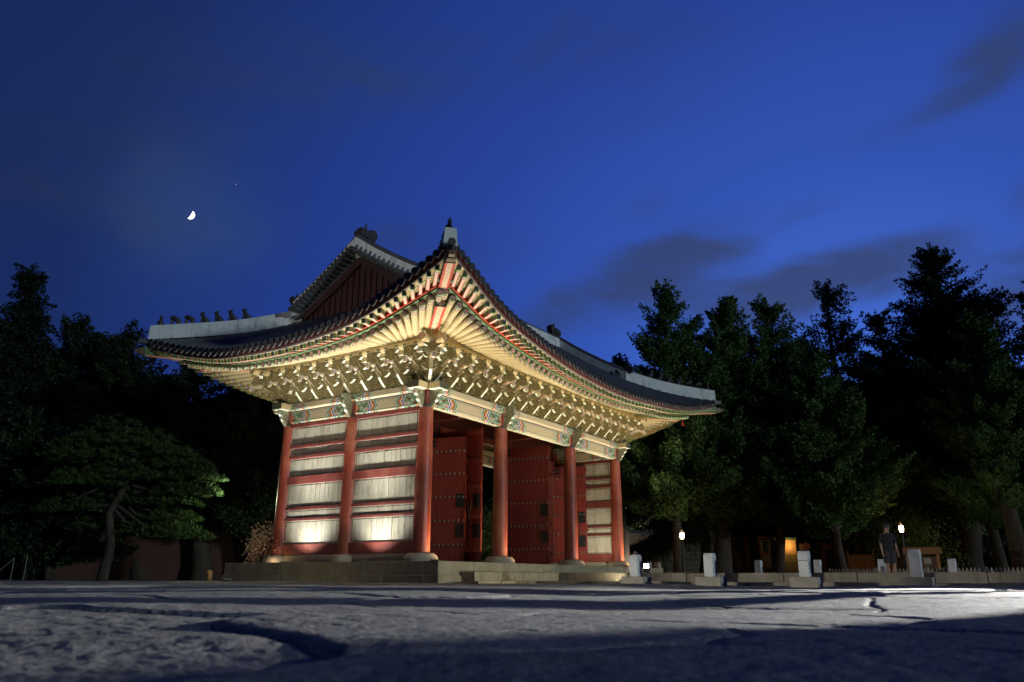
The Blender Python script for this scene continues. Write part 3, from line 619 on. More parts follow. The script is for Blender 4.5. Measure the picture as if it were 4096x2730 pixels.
# little red bell under the right corner
b = MB(); q = (W+2.3, -2.3, 5.98); b.tube([(q[0], q[1], q[2]+.36), (q[0], q[1], q[2]+.05)], .012, 6); b.lathe([(0, .08), (.03, .07), (.045, -.03), (.07, -.10), (0, -.10)], 10, 0, q); b.tube([(q[0], q[1], q[2]+.36), (q[0], q[1], q[2]+.30)], .05, 8, 0, (0, 0)); b.build('eave_bell', M['trim_red'], gate, True)

# --- columns
def column(x, y, vis=True):
    b = MB(); b.tube([(x, y, .0), (x, y, 1.2), (x, y, 2.8), (x, y, 4.22)], [.252, .25, .236, .214], 28, 0); c = b.build('column', [M['column_red']], gate, True)
    b = MB(); b.tube([(x, y, 4.19), (x, y, 4.31)], [.2175, .216], 28, 0); b.build('column_band', M['cap_dark'], c, True)
    b = MB(); b.lathe([(.50, -.245), (.50, -.17), (.475, -.09), (.42, -.03), (.36, 0), (.0, .0)], 28, 0, (x, y, 0)); b.build('base_stone', M['granite_base'], c, True, angle=60)
    b = MB(); b.box(x-.17, x+.17, y-.17, y+.17, 4.31, 4.93); b.build('column_head', M['rail_red'], c)
for x in (0, w1, w1+wc, W): column(x, 0)
column(0, d1); column(W, d1)
for x in (0, w1, w1+wc, W): column(x, D)
for x in (w1, w1+wc): column(x, d1)

# --- painted beams per bay; uv.x counts metres from the nearer end
def painted(S, a0, a1, z0, z1, th, off, name, mt, parent=gate):
    b = MB(); mid = (a0+a1)/2; r = .05
    for s_, (A, B) in ((1, (a0, mid)), (-1, (a1, mid))):
        L = abs(B-A)
        prof = [(off, z0+r, 0.0), (off, z1-.02, 1.0)]
        for side in (off, off-th):
            q = [S.P(A, side, z0+r), S.P(B, side, z0+r), S.P(B, side, z1), S.P(A, side, z1)]; uv = [(0, 0), (L, 0), (L, 1), (0, 1)]
            b.poly(q, 0, uv)
        b.poly([S.P(A, off, z0+r), S.P(B, off, z0+r), S.P(B, off-r, z0), S.P(A, off-r, z0)], 0, [(0, .55), (L, .55), (L, .6), (0, .6)])
        b.poly([S.P(A, off-th, z0+r), S.P(B, off-th, z0+r), S.P(B, off-th+r, z0), S.P(A, off-th+r, z0)], 0, [(0, .55), (L, .55), (L, .6), (0, .6)])
        b.poly([S.P(A, off-r, z0), S.P(B, off-r, z0), S.P(B, off-th+r, z0), S.P(A, off-th+r, z0)], 1)
        b.poly([S.P(A, off, z1), S.P(B, off, z1), S.P(B, off-th, z1), S.P(A, off-th, z1)], 1)
    return b.build(name, [M[mt], M['beam_under']], parent)
COLS = {FR: [0, w1, w1+wc, W], LE: [0, d1, D], RI: [0, d1, D], BA: [0, w1, w1+wc, W]}
for S, cs in COLS.items():
    for a, c in zip(cs, cs[1:]):
        painted(S, a+.19, c-.19, 4.25, 4.655, .30, .15, 'lower_beam', 'beam_paint' if S.L > 8 else 'beam_paint_short')
        painted(S, a+.02, c-.02, 4.70, 4.915, .46, .23, 'upper_beam', 'beam_paint_small')
        b = MB(); b.obox(S.P(a+.17, .13, 4.655), np.append(S.d, 0)*(c-a-.34), np.append(S.n, 0)*-.26, (0, 0, .045)); b.build('beam_spacer', M['rail_red_x'], gate)
    # projecting ends of the upper beam at the corners
for (sx, sy) in BASES:
    X0, Y0 = (0 if sx < 0 else W), (0 if sy < 0 else D)
    for dx, dy in ((sx, 0), (0, sy)):
        b = MB(); px_, py_ = (-dy, dx); o = np.array((X0-.23*px_+dx*.24, Y0-.23*py_+dy*.24, 4.702))
        b.obox(o, (dx*.42, dy*.42, 0), (px_*.46, py_*.46, 0), (0, 0, .212), 0, mats={'+x': 1, '-x': 1, '-z': 2}); b.build('upper_beam', [M['cream_wood'], M['flyer_end'], M['beam_under']], gate, bevel=.01)
# carved scroll brackets at the column heads
def scroll(S, a):
    out = [(.0, .0), (.10, -.05), (.16, .02), (.20, .10), (.27, .15), (.30, .26), (.38, .31), (.42, .42), (.40, .52), (.44, .62), (.36, .70), (.0, .70)]
    b = MB(); b.prism([(u+.16, z) for u, z in out], S.P(a, 0, 4.24), np.append(S.n, 0), (0, 0, 1), np.append(S.d, 0), .11, 0, down=1, dk=1.0); b.build('scroll_bracket', [M['scroll_bracket'], M['bracket_pale']], gate, bevel=.012)
for S, cs in COLS.items():
    for a in cs: scroll(S, a)

# --- bracket sets
def bracket_mesh():
    b = MB(); X, Z, Y = (0, -1, 0), (0, 0, 1), (1, 0, 0)      # local: outward = -y, along wall = x
    core = [(-.1, 0), (.16, 0), (.30, .10), (.42, .22), (.56, .36), (.70, .50), (.84, .66), (.92, .82), (.90, .98), (-.1, .98)]
    b.prism(core, (0, 0, 0), X, Z, Y, .085, 0)
    # tongues: a wavy root, then a straight blade rising outward
    for u, z, L, th in ((.16, .06, .34, .085), (.36, .40, .36, .085)):
        b.prism([(u-.16, z-.02), (u-.08, z-.05), (u, z-.03), (u+.06, z-.05), (u+.12, z-.02), (u+.10, z+.09), (u-.1, z+.08)], (0, 0, 0), X, Z, Y, th*.6, 0)
        b.prism([(u+.10, z-.03), (u+L, z+.19), (u+L+.03, z+.24), (u+L-.06, z+.23), (u+.10, z+.06)], (.012, 0, 0), X, Z, Y, th, 0, down=1)
    # hooked arc of the third tier
    arc = [(q_[0]-.08, q_[1]-.18) for q_ in [(.62, .62), (.72, .66), (.80, .72), (.88, .78), (.98, .79), (1.06, .73), (1.10, .63), (1.15, .65), (1.14, .80), (1.04, .90), (.88, .89), (.76, .80), (.62, .70)]]
    b.prism(arc, (0, 0, 0), X, Z, Y, .10, 2)
    # cloud heads
    for cu, cz, r, th in ((.84, .82, .15, .20), (.68, .86, .17, .30), (.94, .72, .09, .16), (.52, .76, .17, .24), (.36, .68, .15, .18), (.20, .50, .13, .15)):
        b.prism([(cu+r*math.cos(q)*(1+.12*math.sin(3*q)), cz+r*math.sin(q)) for q in [2*math.pi*i/12 for i in range(12)]], (0, 0, 0), X, Z, Y, th, 0, down=0)
    # cross arms with bearing blocks on three tiers
    for u, z, hw in ((.06, .14, .24), (.06, .36, .31), (.30, .40, .24), (.30, .62, .31), (.56, .66, .25), (.80, .90, .26)):
        b.prism([(-hw, .06), (-hw*.75, .0), (-hw*.3, -.05), (hw*.3, -.05), (hw*.75, .0), (hw, .06), (hw, .12), (-hw, .12)], (0, -u, z), (1, 0, 0), Z, (0, 1, 0), .09, 0, down=1)
        for q in (-hw+.05, hw-.05):
            b.obox((q-.055, -u-.06, z+.12), (.11, 0, 0), (0, .12, 0), (0, 0, .075), 0, mats={'-z': 1})
    b.obox((-.12, -.13, .0), (.24, 0, 0), (0, .26, 0), (0, 0, .13), 0, mats={'-z': 1})
    return b.mesh('bracket_set', [M['bracket_green'], M['bracket_pale'], M['bracket_arc']])
BM = bracket_mesh()
def put_bracket(S, a, o=0.0, rot=None, sc_=1.0):
    ob = bpy.data.objects.new('bracket_set', BM); COL.objects.link(ob); ob.parent = gate; p = S.P(a, o+.02, 4.925); ob.location = p
    ang = math.atan2(S.n[1], S.n[0])+math.pi/2 if rot is None else rot; ob.rotation_euler = (0, 0, ang); ob.scale = (1, sc_, 1); return ob
def setpos(S):
    cs = COLS[S]; out = []
    for a, c in zip(cs, cs[1:]):
        n = {True: 4, False: 5}[c-a < 3.5] if c-a < 4.5 else 6
        out += [a+(c-a)*i/n for i in range(n)]
    return out[1:]
for S in (FR, LE, RI):
    for a in setpos(S): put_bracket(S, a)
for (sx, sy) in ((-1, -1), (1, -1), (-1, 1)):
    S = FR if sy < 0 else BA; a = 0 if sx < 0 else W
    put_bracket(S, a, rot=math.atan2(sy, sx)+math.pi/2, sc_=1.35); put_bracket(S, a); put_bracket(LE if sx < 0 else RI, 0 if sy < 0 else D)
for S in SIDES:
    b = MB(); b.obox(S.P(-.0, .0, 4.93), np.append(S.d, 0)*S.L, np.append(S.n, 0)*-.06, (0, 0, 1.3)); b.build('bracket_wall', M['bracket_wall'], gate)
# --- bird net from under the rafters down to the upper beam
b = MB()
for S in SIDES:
    nA, nB = 48, 8; grid = []
    for i in range(nA+1):
        row = []
        for j in range(nB+1):
            v = j/nB; o0, o1 = .27, 2.28; fr_ = i/nA
            ain, aout = -.27+(S.L+.54)*fr_, -2.28+(S.L+4.56)*fr_
            zt = ZRD(S, aout)-.28; sag = .20*math.sin(math.pi*v)
            row.append((S.P(ain+(aout-ain)*v, o0+(o1-o0)*v, 4.93+(zt-4.93)*(v**.9)-sag*.6), (fr_*S.L, v*2)))
        grid.append(row)
    for i in range(nA):
        for j in range(nB):
            q = [grid[i][j], grid[i+1][j], grid[i+1][j+1], grid[i][j+1]]; b.poly([k[0] for k in q], 0, [k[1] for k in q])
b.build('bird_net', M['net'], gate, True)
# --- inner ceiling
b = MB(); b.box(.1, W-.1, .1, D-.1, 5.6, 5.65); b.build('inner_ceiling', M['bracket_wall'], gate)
for x in (w1, w1+wc): b = MB(); b.box(x-.15, x+.15, .2, D-.2, 4.75, 5.15); b.build('cross_beam', M['rail_red'], gate)

# --- side walls: white planks, red rails with nails, black inner line
def side_wall(X, y0, y1):
    A, B = y0+.20, y1-.20; pw = MB(); zs = [(3.19, 3.43), (3.53, 4.13), (2.49, 3.07), (1.50, 2.235), (1.15, 1.41), (.34, 1.07)]; n = int((B-A)/.205)
    jr = random.Random(int(y0*10)+3)
    for z0, z1 in zs:
        cuts = [A + (B-A)*(k+jr.uniform(-.18, .18)*(0 < k < n))/n for k in range(n+1)]
        for k in range(n):
            f0 = .055+jr.uniform(0, .006)
            pw.box(X-f0, X+f0, cuts[k]+.006, cuts[k+1]-.006, z0-.02, z1+.02, 0)
        for sg in (-1, 1):
            i_, t_ = .065, .016; f1 = X+sg*.0625
            for (ya, yb, za, zb) in ((A+i_, B-i_, z0+.035, z0+.035+t_), (A+i_, B-i_, z1-.035-t_, z1-.035), (A+i_, A+i_+t_, z0+.035+t_, z1-.035-t_), (B-i_-t_, B-i_, z0+.035+t_, z1-.035-t_)):
                pw.box(min(X, f1), max(X, f1), ya, yb, za, zb, 1)
    wl = pw.build('side_wall', [M['panel_white'], M['black_line']], gate)
    for z0, z1, th in ((4.13, 4.25, .12), (3.43, 3.53, .115), (3.07, 3.17, .115), (2.235, 2.49, .125), (1.41, 1.50, .115), (1.07, 1.15, .115), (0.0, .34, .13)):
        b = MB(); b.box(X-th, X+th, A-.02, B+.02, z0, z1, 0)
        if z1-z0 < .11:
            for k in range(14):
                y = A+(B-A)*(k+.5)/14
                for sg in (-1, 1): b.box(min(X+sg*th, X+sg*(th+.012)), max(X+sg*th, X+sg*(th+.012)), y-.014, y+.014, (z0+z1)/2-.012, (z0+z1)/2+.02, 1)
        b.build('rail', [M['rail_red'], M['iron']], wl, bevel=.008)
    b = MB(); b.box(X-.20, X+.20, A+.25, B-.25, -.24, -.004); b.build('sill_stone', M['granite_base'], wl, bevel=.02)
for X in (0, W): side_wall(X, 0, d1); side_wall(X, d1, D)
# --- door frames and leaves on the middle line
for a, c, zt in ((0, w1, 4.12), (w1, w1+wc, 4.40), (w1+wc, W, 4.12)):
    b = MB(); b.box(a+.2, c-.2, d1-.12, d1+.12, zt, zt+.22); b.box(a+.2, a+.38, d1-.10, d1+.10, -.2, zt); b.box(c-.38, c-.2, d1-.10, d1+.10, -.2, zt); b.build('door_frame', M['rail_red_x'], gate); b = MB(); b.box(a+.2, c-.2, d1-.05, d1+.05, zt+.22, 5.6); b.build('transom', M['red_oxide'], gate)
sb_ = MB(); prev = None
for ph in (0, .5, 1.0, 1.57):
    ring = [np.array([.042*math.sin(ph), .052*max(math.cos(ph), .02)*math.cos(q), .052*max(math.cos(ph), .02)*math.sin(q)]) for q in [2*math.pi*i/8 for i in range(8)]]
    if prev:
        for j in range(8): sb_.poly([prev[j], prev[(j+1) % 8], ring[(j+1) % 8], ring[j]])
    prev = ring
STUD = sb_.mesh('stud', [M['iron_stud']], True)
def leaf(hx, ang, sgn, wd, zt, label=None):
    """door leaf hinged at (hx, d1): sgn +1 hinged left, -1 hinged right; swings towards the courtyard by ang"""
    dirv_ = np.array([sgn*math.cos(R_(ang)), -math.sin(R_(ang)), 0]); nout = np.array([-dirv_[1], dirv_[0], 0])*(1 if sgn > 0 else -1)   # outer (studded) face
    o = np.array([hx, d1, -.12]); zz = zt+.12; b = MB(); n = int(wd/.235)
    for k in range(n): b.obox(o+dirv_*wd*k/n+nout*.003*(k % 2), dirv_*(wd/n-.006), nout*.07, (0, 0, zz), 0)
    b.obox(o+nout*.01, dirv_*wd, nout*.045, (0, 0, zz-.01), 0)
    lf = b.build('door_leaf', [M['door_red']], gate)
    rows = [.52+(zz-1.0)*k/4 for k in range(5)]; m_ = int(wd/.165)
    yaw = math.atan2(nout[1], nout[0])
    for z in rows:
        for k in range(m_):
            so_ = bpy.data.objects.new('stud', STUD); COL.objects.link(so_); so_.parent = lf; so_.location = o+dirv_*(wd*(k+.5)/m_)+nout*.074+np.array([0, 0, z]); so_.rotation_euler = (0, 0, yaw)
    for z in (.95, 1.95):
        b = MB(); b.obox(o+dirv_*(wd-.36)+nout*.075+np.array([0, 0, z-.20]), dirv_*.32, nout*.012, (0, 0, .46)); b.build('metal_plate', M['iron'], lf)
        b = MB(); b.obox(o+dirv_*(wd-.36)-nout*.012+np.array([0, 0, z-.20]), dirv_*.32, nout*.012, (0, 0, .46)); b.build('metal_plate', M['iron'], lf)
    for z in (zz-.28, zz-.12): b = MB(); b.obox(o+nout*.075+np.array([0, 0, z-.04]), dirv_*.42, nout*.012, (0, 0, .09)); b.build('hinge_strap', M['iron'], lf)
    for z in (.35, 1.45, 2.45, 3.35, zz-.15):
        b = MB(); b.obox(o-nout*.08+np.array([0, 0, z-.07]), dirv_*(wd+.03), nout*.08, (0, 0, .14)); b.build('batten', M['door_red'], lf, bevel=.01)
    b = MB()                                         # rings and a hank of chain on the inner face
    for z, r in ((.72, .10), (1.30, .11)):
        c = o+dirv_*(wd-.45)-nout*.10+np.array([0, 0, z]); b.tube([c+(dirv_*math.cos(q)+np.array([0, 0, 1])*math.sin(q))*r for q in [2*math.pi*i/14 for i in range(15)]], .016, 6)
    for sgx in (-1, 1):
        c0 = o+dirv_*(wd-.45+.10*sgx)-nout*.09+np.array([0, 0, 2.0]); c1 = o+dirv_*(wd-.45)-nout*.11+np.array([0, 0, 1.36])
        for i in range(12):
            p = c0+(c1-c0)*i/12; q = c0+(c1-c0)*(i+.9)/12; b.tube([p, q], .018 if i % 2 else .026, 5, 0, (0, 0))
    b.build('ring_chain', M['iron_stud'], lf, True)
    return lf
leaf(w1-.30, 100, -1, 1.60, 4.06); leaf(.32, 97, 1, 1.60, 4.06)
leaf(w1+.28, 95, 1, 2.12, 4.36); leaf(w1+wc-.28, 94, -1, 2.12, 4.36)
leaf(W-.30, 97, -1, 1.60, 4.06); leaf(w1+wc+.30, 95, 1, 1.60, 4.06)

# ------------------------------------------------------------------ stone platform, steps, royal way
def blocks(name, x0, x1, y0, y1, courses, mat, parent, lens, seed, inset=.0):
    """dressed stone blocks round a rectangle, one mesh"""
    rr = random.Random(seed); b = MB()
    for z0, z1, off in courses:
        for (ax, s0, s1, pos, sg) in (('x', x0-off, x1+off, y0-off, -1), ('x', x0-off, x1+off, y1+off, 1), ('y', y0-off+.5, y1+off-.5, x0-off, -1), ('y', y0-off+.5, y1+off-.5, x1+off, 1)):
            a = s0
            while a < s1-.01:
                L = min(rr.uniform(*lens), s1-a); L = s1-a if s1-a-L < .45 else L; j = rr.uniform(-.006, .006)
                p0, p1 = a+.004, a+L-.004; f = pos+sg*j; g = pos-sg*.5
                if ax == 'x': b.box(p0, p1, min(f, g), max(f, g), z0+.003, z1-.003)
                else: b.box(min(f, g), max(f, g), p0, p1, z0+.003, z1-.003)
                a += L
    return b.build(name, mat, parent, bevel=.012)
plat = empty('stone_platform', (6.4, 2.9, -.83), 0, 'low platform of dressed granite blocks under the red gate', 'platform')
plat.location = (0, 0, 0)
PX0, PX1, PY0, PY1 = -1.1, 13.95, -1.5, 7.15
blocks('granite_blocks', PX0, PX1, PY0, PY1, [(-.60, -.238, 0), (-.86, -.60, .06)], M['granite_warm'], plat, (1.1, 1.9), 5)
b = MB(); b.box(PX0+.45, PX1-.45, PY0+.45, PY1-.45, -.6, -.242); b.box(PX0+.01, PX1-.01, PY0+.01, PY1-.01, -.8, -.262); b.build('platform_floor', M['granite_warm'], plat)
b = MB(); b.box(PX0+.02, PX1-.02, PY0+.02, PY1-.02, -.85, -.266); b.build('joint_fill', M['joint_dark'], plat)
def step(x0, x1, y0, y1, z0, z1, seed):
    rr = random.Random(seed); b = MB(); a = x0
    while a < x1-.01:
        L = min(rr.uniform(.9, 1.7), x1-a); L = x1-a if x1-a-L < .4 else L; b.box(a+.005, a+L-.005, y0+rr.uniform(-.015, .015), y1, z0, z1+rr.uniform(-.008, .004)); a += L
    return b.build('step', M['granite_warm'], plat, bevel=.015)
step(-.15, 13.2, -2.0, -1.57, -.86, -.50, 3); step(-.55, 2.4, -2.42, -2.0, -.86, -.735, 8); step(10.6, 13.4, -2.42, -2.0, -.86, -.735, 9)
way = empty('royal_way', (0, 0, 0), 0, 'raised granite causeway running from the gate along the rank stones', 'causeway')
def slab_rows(name, x0, x1, y0, y1, z0, z1, mat, parent, n, lens, seed):
    rr = random.Random(seed); b = MB(); wd = (x1-x0)/n
    for k in range(n):
        a = y1
        while a > y0+.01:
            L = min(rr.uniform(*lens), a-y0); L = a-y0 if a-y0-L < .4 else L
            b.box(x0+wd*k+.006+rr.uniform(-.012, .012)*(k == 0), x0+wd*(k+1)-.006, a-L+.006, a-.006, z0, z1+rr.uniform(-.012, .006)); a -= L
    return b.build(name, mat, parent, bevel=.02)
CX0, CX1 = 4.35, 8.5
slab_rows('curb', CX0, CX0+.42, -34, -2.03, -.86, -.495, M['granite_curb'], way, 1, (1.8, 3.2), 1); slab_rows('curb', CX1-.42, CX1, -34, -2.03, -.86, -.495, M['granite_curb'], way, 1, (1.8, 3.2), 2)
slab_rows('paving', CX0+.43, CX1-.43, -34, -2.03, -.86, -.505, M['granite_curb'], way, 3, (1.2, 2.6), 3)
slab_rows('side_lane', 2.3, CX0-.01, -34, -2.43, -.86, -.735, M['granite_curb'], way, 2, (1.0, 2.4), 4); slab_rows('side_lane', CX1+.01, 10.5, -34, -2.03, -.86, -.735, M['granite_curb'], way, 2, (1.0, 2.4), 5)

# ------------------------------------------------------------------ ground: one sheet of worn stone paving, out to the horizon
def hashv(ix, iy, k): 
    h = (ix.astype(np.int64)*374761393 + iy.astype(np.int64)*668265263 + k*2246822519) & 0xffffffff
    h = ((h ^ (h >> 13))*1274126177) & 0xffffffff; return ((h ^ (h >> 16)) & 0xffffff)/float(0xffffff)
def vnoise(x, y, k):
    ix, iy = np.floor(x), np.floor(y); fx, fy = x-ix, y-iy; fx = fx*fx*fx*(fx*(fx*6-15)+10); fy = fy*fy*fy*(fy*(fy*6-15)+10)
    a, b2, c, d = hashv(ix, iy, k), hashv(ix+1, iy, k), hashv(ix, iy+1, k), hashv(ix+1, iy+1, k)
    return (a*(1-fx)+b2*fx)*(1-fy)+(c*(1-fx)+d*fx)*fy - .5
def fbm(x, y, k, o=4, g=.5):
    s = 0; a = 1
    for i in range(o): s = s + a*vnoise(x*2**i, y*2**i, k+i); a *= g
    return s
th0 = YAW; fine = np.linspace(-R_(42), R_(42), 760); coarse = np.linspace(R_(42), 2*math.pi-R_(42), 90)[1:-1]; ang = np.concatenate([fine, coarse])+th0
rad = np.concatenate([[.02, .2, .4], np.geomspace(.55, 45, 470), np.geomspace(48, 9000, 40)])
RA, AN = np.meshgrid(rad, ang, indexing='ij'); GX = CAM[0]+RA*np.cos(AN); GY = CAM[1]+RA*np.sin(AN)
wx_ = GX+fbm(GX*.9, GY*.9, 50, 3)*.35; wy_ = GY+fbm(GX*.9, GY*.9, 60, 3)*.35
cs_ = 1.25; gx, gy = wx_/cs_, wy_/cs_*1.0; ix, iy = np.floor(gx), np.floor(gy); d1_ = np.full(gx.shape, 9.); d2_ = d1_.copy(); cid = np.zeros(gx.shape)
for ox in (-1, 0, 1):
    for oy in (-1, 0, 1):
        jx, jy = ix+ox, iy+oy; px_ = jx+.5+(hashv(jx, jy, 1)-.5)*.75; py_ = jy+.5+(hashv(jx, jy, 2)-.5)*.75; dd = np.hypot(gx-px_, gy-py_)
        new = dd < d1_; d2_ = np.where(new, d1_, np.minimum(d2_, dd)); cid = np.where(new, hashv(jx, jy, 3), cid); d1_ = np.where(new, dd, d1_)
edge = (d2_-d1_)*cs_*.5
near = np.clip(1-(RA-26)/14, 0, 1)
joint = np.exp(-(edge/.024)**2)*(.55+.9*np.clip(fbm(GX*2.2, GY*2.2, 70, 3)+.35, 0, 1))
GZ = -.822 + near*((cid-.5)*.016 + fbm(GX*.30, GY*.30, 10, 3, .40)*.070 + fbm(GX*1.7, GY*1.7, 20, 3, .4)*.008 + np.maximum(fbm(GX*5, GY*5, 90, 4, .55), -.12)*.0042 + fbm(GX*16, GY*16, 30, 4, .65)*.0030 - joint*.014)
GZ -= np.clip(1-RA/2.2, 0, 1)*.012
gv = np.stack([GX, GY, GZ], -1).reshape(-1, 3); nr, na = RA.shape
I = np.arange(nr*na).reshape(nr, na); In = np.roll(I, -1, 1)
gf = np.stack([I[:-1], I[1:], In[1:], In[:-1]], -1).reshape(-1, 4)
def np_mesh(name, v, f, mat, smooth=True, k=4):
    me = bpy.data.meshes.new(name); me.vertices.add(len(v)); me.vertices.foreach_set('co', v.astype('f').ravel())
    me.loops.add(len(f)*k); me.loops.foreach_set('vertex_index', f.astype('i').ravel()); me.polygons.add(len(f)); me.polygons.foreach_set('loop_start', np.arange(0, len(f)*k, k, dtype='i'))
    me.materials.append(mat); me.polygons.foreach_set('use_smooth', [smooth]*len(f)); me.update(calc_edges=True); me.validate(); return me
m, nt = new_mat('paving_stone'); t = NT(nt); o = t.obj()
c = t.mix(t.ramp(t.noise(o, 1.4, 5, .6), [(.3, 0), (.7, 1)]), (.15, .152, .135), (.29, .29, .262))
c = t.mix(t.math('MULTIPLY', t.ramp(t.noise(o, 140, 2, .8), [(.38, 1), (.55, 0)]), .55), c, (.05, .05, .052)); c = t.mix(t.math('MULTIPLY', t.ramp(t.noise(o, 75, 2, .8), [(.58, 0), (.7, 1)]), .5), c, (.48, .48, .46))
c = t.mix(t.math('MULTIPLY', t.ramp(t.noise(o, 2.6, 5, .65), [(.58, 0), (.72, 1)]), .5), c, (.22, .18, .08))
h = t.math('ADD', t.noise(o, 45, 5, .7), t.math('MULTIPLY', t.noise(o, 210, 2, .6), .35)); gr = t.noise(o, 26, 6, .8); c = t.mix(t.math('MULTIPLY', t.ramp(gr, [(.36, 1), (.54, 0)]), .42), c, (.07, .07, .072)); c = t.mix(t.math('MULTIPLY', t.ramp(t.noise(o, 55, 4, .8), [(.54, 0), (.64, 1)]), .5), c, (.52, .52, .50)); c = t.mix(t.math('MULTIPLY', t.ramp(t.noise(o, 7, 6, .75), [(.55, 0), (.66, 1)]), .45), c, (.09, .085, .08)); h = t.math('ADD', h, t.math('MULTIPLY', gr, .7)); t.pbr(c, .8, .3, h, .55, .006); M['paving_stone'] = m
go = bpy.data.objects.new('ground', np_mesh('ground', gv, gf, m)); COL.objects.link(go); tag(go, kind='structure')
GZ0 = -.822

# lawn and sandy path beyond the causeway
def patch(name, pts, z, mat):
    b = MB(); b.poly([(x, y, z) for x, y in pts]); return tag(b.build(name, mat), kind='structure')
simple('lawn', (.05, .085, .015), .9, .1, .4, 5, .6); simple('sand', (.36, .25, .14), .9, .2, .2, 6, .3)
def xy(px, py, d): q = at(px, py, d); return (q[0], q[1])
patch('lawn', [xy(1700, 1300, 40), xy(2500, 1300, 33), xy(2560, 1300, 75), xy(1700, 1300, 90)], GZ0+.06, M['lawn'])
patch('sand_path', [xy(1420, 1300, 36), xy(1700, 1300, 34), xy(1700, 1300, 70), xy(1400, 1300, 70)], GZ0+.055, M['sand'])

# ------------------------------------------------------------------ rank stones
def text_mesh(txt, size, mat):
    cu = bpy.data.curves.new('t', 'FONT'); cu.body = txt; cu.size = size; cu.align_x = 'CENTER'; cu.align_y = 'CENTER'; cu.space_line = .85; cu.extrude = .0015; cu.resolution_u = 3
    ob = bpy.data.objects.new('t', cu); COL.objects.link(ob); bpy.context.view_layer.update()
    me = bpy.data.meshes.new_from_object(ob.evaluated_get(bpy.context.evaluated_depsgraph_get())); bpy.data.objects.remove(ob); me.materials.clear(); me.materials.append(mat); return me
simple('carved_letter', (.11, .10, .09), .9)
def marker(name, loc, hgt, txt, label, plinth=True, tilt=0, crack=False, sx=.28, sy=.225, wear=0, group='inscribed rank stones along the causeway'):
    e = empty(name, loc, 0, label, 'rank stone', group); zb = .20 if plinth else 0
    if plinth:
        b = MB(); b.obox((-.27, -.30, -.06), (.54, 0, 0), (0, .60, 0), (0, 0, .06+zb)); b.build('plinth', M['marker_plinth'], e, bevel=.015)
    rr = random.Random(hash(txt) % 99 + int(hgt*100)); b = MB(); n = 8
    out = [(-sx/2, 0), (sx/2, 0), (sx/2*.97, hgt-.07), (sx/2*.80, hgt-.02), (sx/2*.5, hgt), (-sx/2*.5, hgt), (-sx/2*.80, hgt-.02), (-sx/2*.97, hgt-.07)]
    b.prism(out, (0, 0, zb), (1, 0, 0), (0, 0, 1), (0, 1, 0), sy)
    post = b.build('post', M['marker_stone'], e, bevel=.014); post.rotation_euler = (0, R_(tilt), 0)
    if txt:
        tm = bpy.data.objects.new('inscription', text_mesh(txt, .13 if plinth else .165, M['carved_letter'])); COL.objects.link(tm); tm.parent = post; tm.location = (.01, -sy/2-.0005, zb+hgt*.46); tm.rotation_euler = (R_(90), 0, 0)
    if crack:
        b = MB(); pts = [(-sx/2-.002, sy*.45, zb+.34), (-sx/2-.003, .03, zb+.36), (-sx/2-.002, -sy*.3, zb+.35), (-sx/2+.02, -sy/2-.002, zb+.30), (-.02, -sy/2-.003, zb+.20), (sx*.3, -sy/2-.002, zb+.06)]
        b.tube(pts, .009, 5); b.build('crack', M['carved_letter'], post)
    return e
simple('carved_letter', (.11, .10, .09), .9)
def onX(px, py, X):
    d = raydir(px, py); q = CAM+d*((X-CAM[0])/d[0]); return q
names = ['九', '八', '七', '六']
for i, (px, hh, lab) in enumerate(((1462, .53, 'white inscribed rank stone nearest the gate corner on a granite plinth'), (1634, .54, 'white rank stone on plinth in front of the big dark tree trunk'), (1853, .56, 'chipped rank stone with a crack winding round its middle'), (2110, .56, 'grey streaked rank stone on a plinth in front of the notice shelter'))):
    q = onX(px, 1335, 1.0); marker('rank_stone', (q[0], q[1], GZ0+.0), hh, '正\n%s\n品' % names[i], lab, True, (0, 0, -1, -1.5)[i], i == 2)
for i, (px, lab) in enumerate(((1744, 'small rank stone behind the causeway beside the leaning trunk'), (1880, 'small far rank stone in front of the white picket fence, behind the cracked one'), (2028, 'small far rank stone beside the standing person'), (2190, 'small far rank stone beside the thick leaning trunk at right'))):
    q = onX(px, 1310, 11.9); marker('rank_stone', (q[0], q[1], GZ0-.02), .84, '從\n%s\n品' % names[i], lab, False, (-.5, 0, -1, -1)[i])
for k in range(4):                    # the near row goes on to the right, out of the picture
    marker('rank_stone', (1.0, -14.75-2.15*k, GZ0), .58, ('正\n五\n品', '從\n四\n品', '正\n四\n品', '從\n三\n品')[k], '%s rank stone of the near row beyond the right edge of the view' % ('first', 'second', 'third', 'fourth')[k], True)
for px, dist, lab in ((1490, 33, 'short stone post beyond the platform edge, the left of the pair by the floodlight'), (1511, 34, 'short stone post beyond the platform edge, the right of the pair by the floodlight')):
    q = at(px, 1300, dist); b = MB(); out = [(-.12, 0), (.12, 0), (.12, .50), (.08, .56), (-.08, .56), (-.12, .50)]; b.prism(out, (0, 0, 0), (1, 0, 0), (0, 0, 1), (0, 1, 0), .2)
    o = b.build('stone_post', M['granite_base'], bevel=.01); o.location = (q[0], q[1], GZ0+.25); tag(o, lab, 'stone post', 'short stone posts beyond the platform')
    b = MB(); b.box(-.3, .3, -.3, .3, -.3, 0); p = b.build('plinth', M['granite_curb'], o)

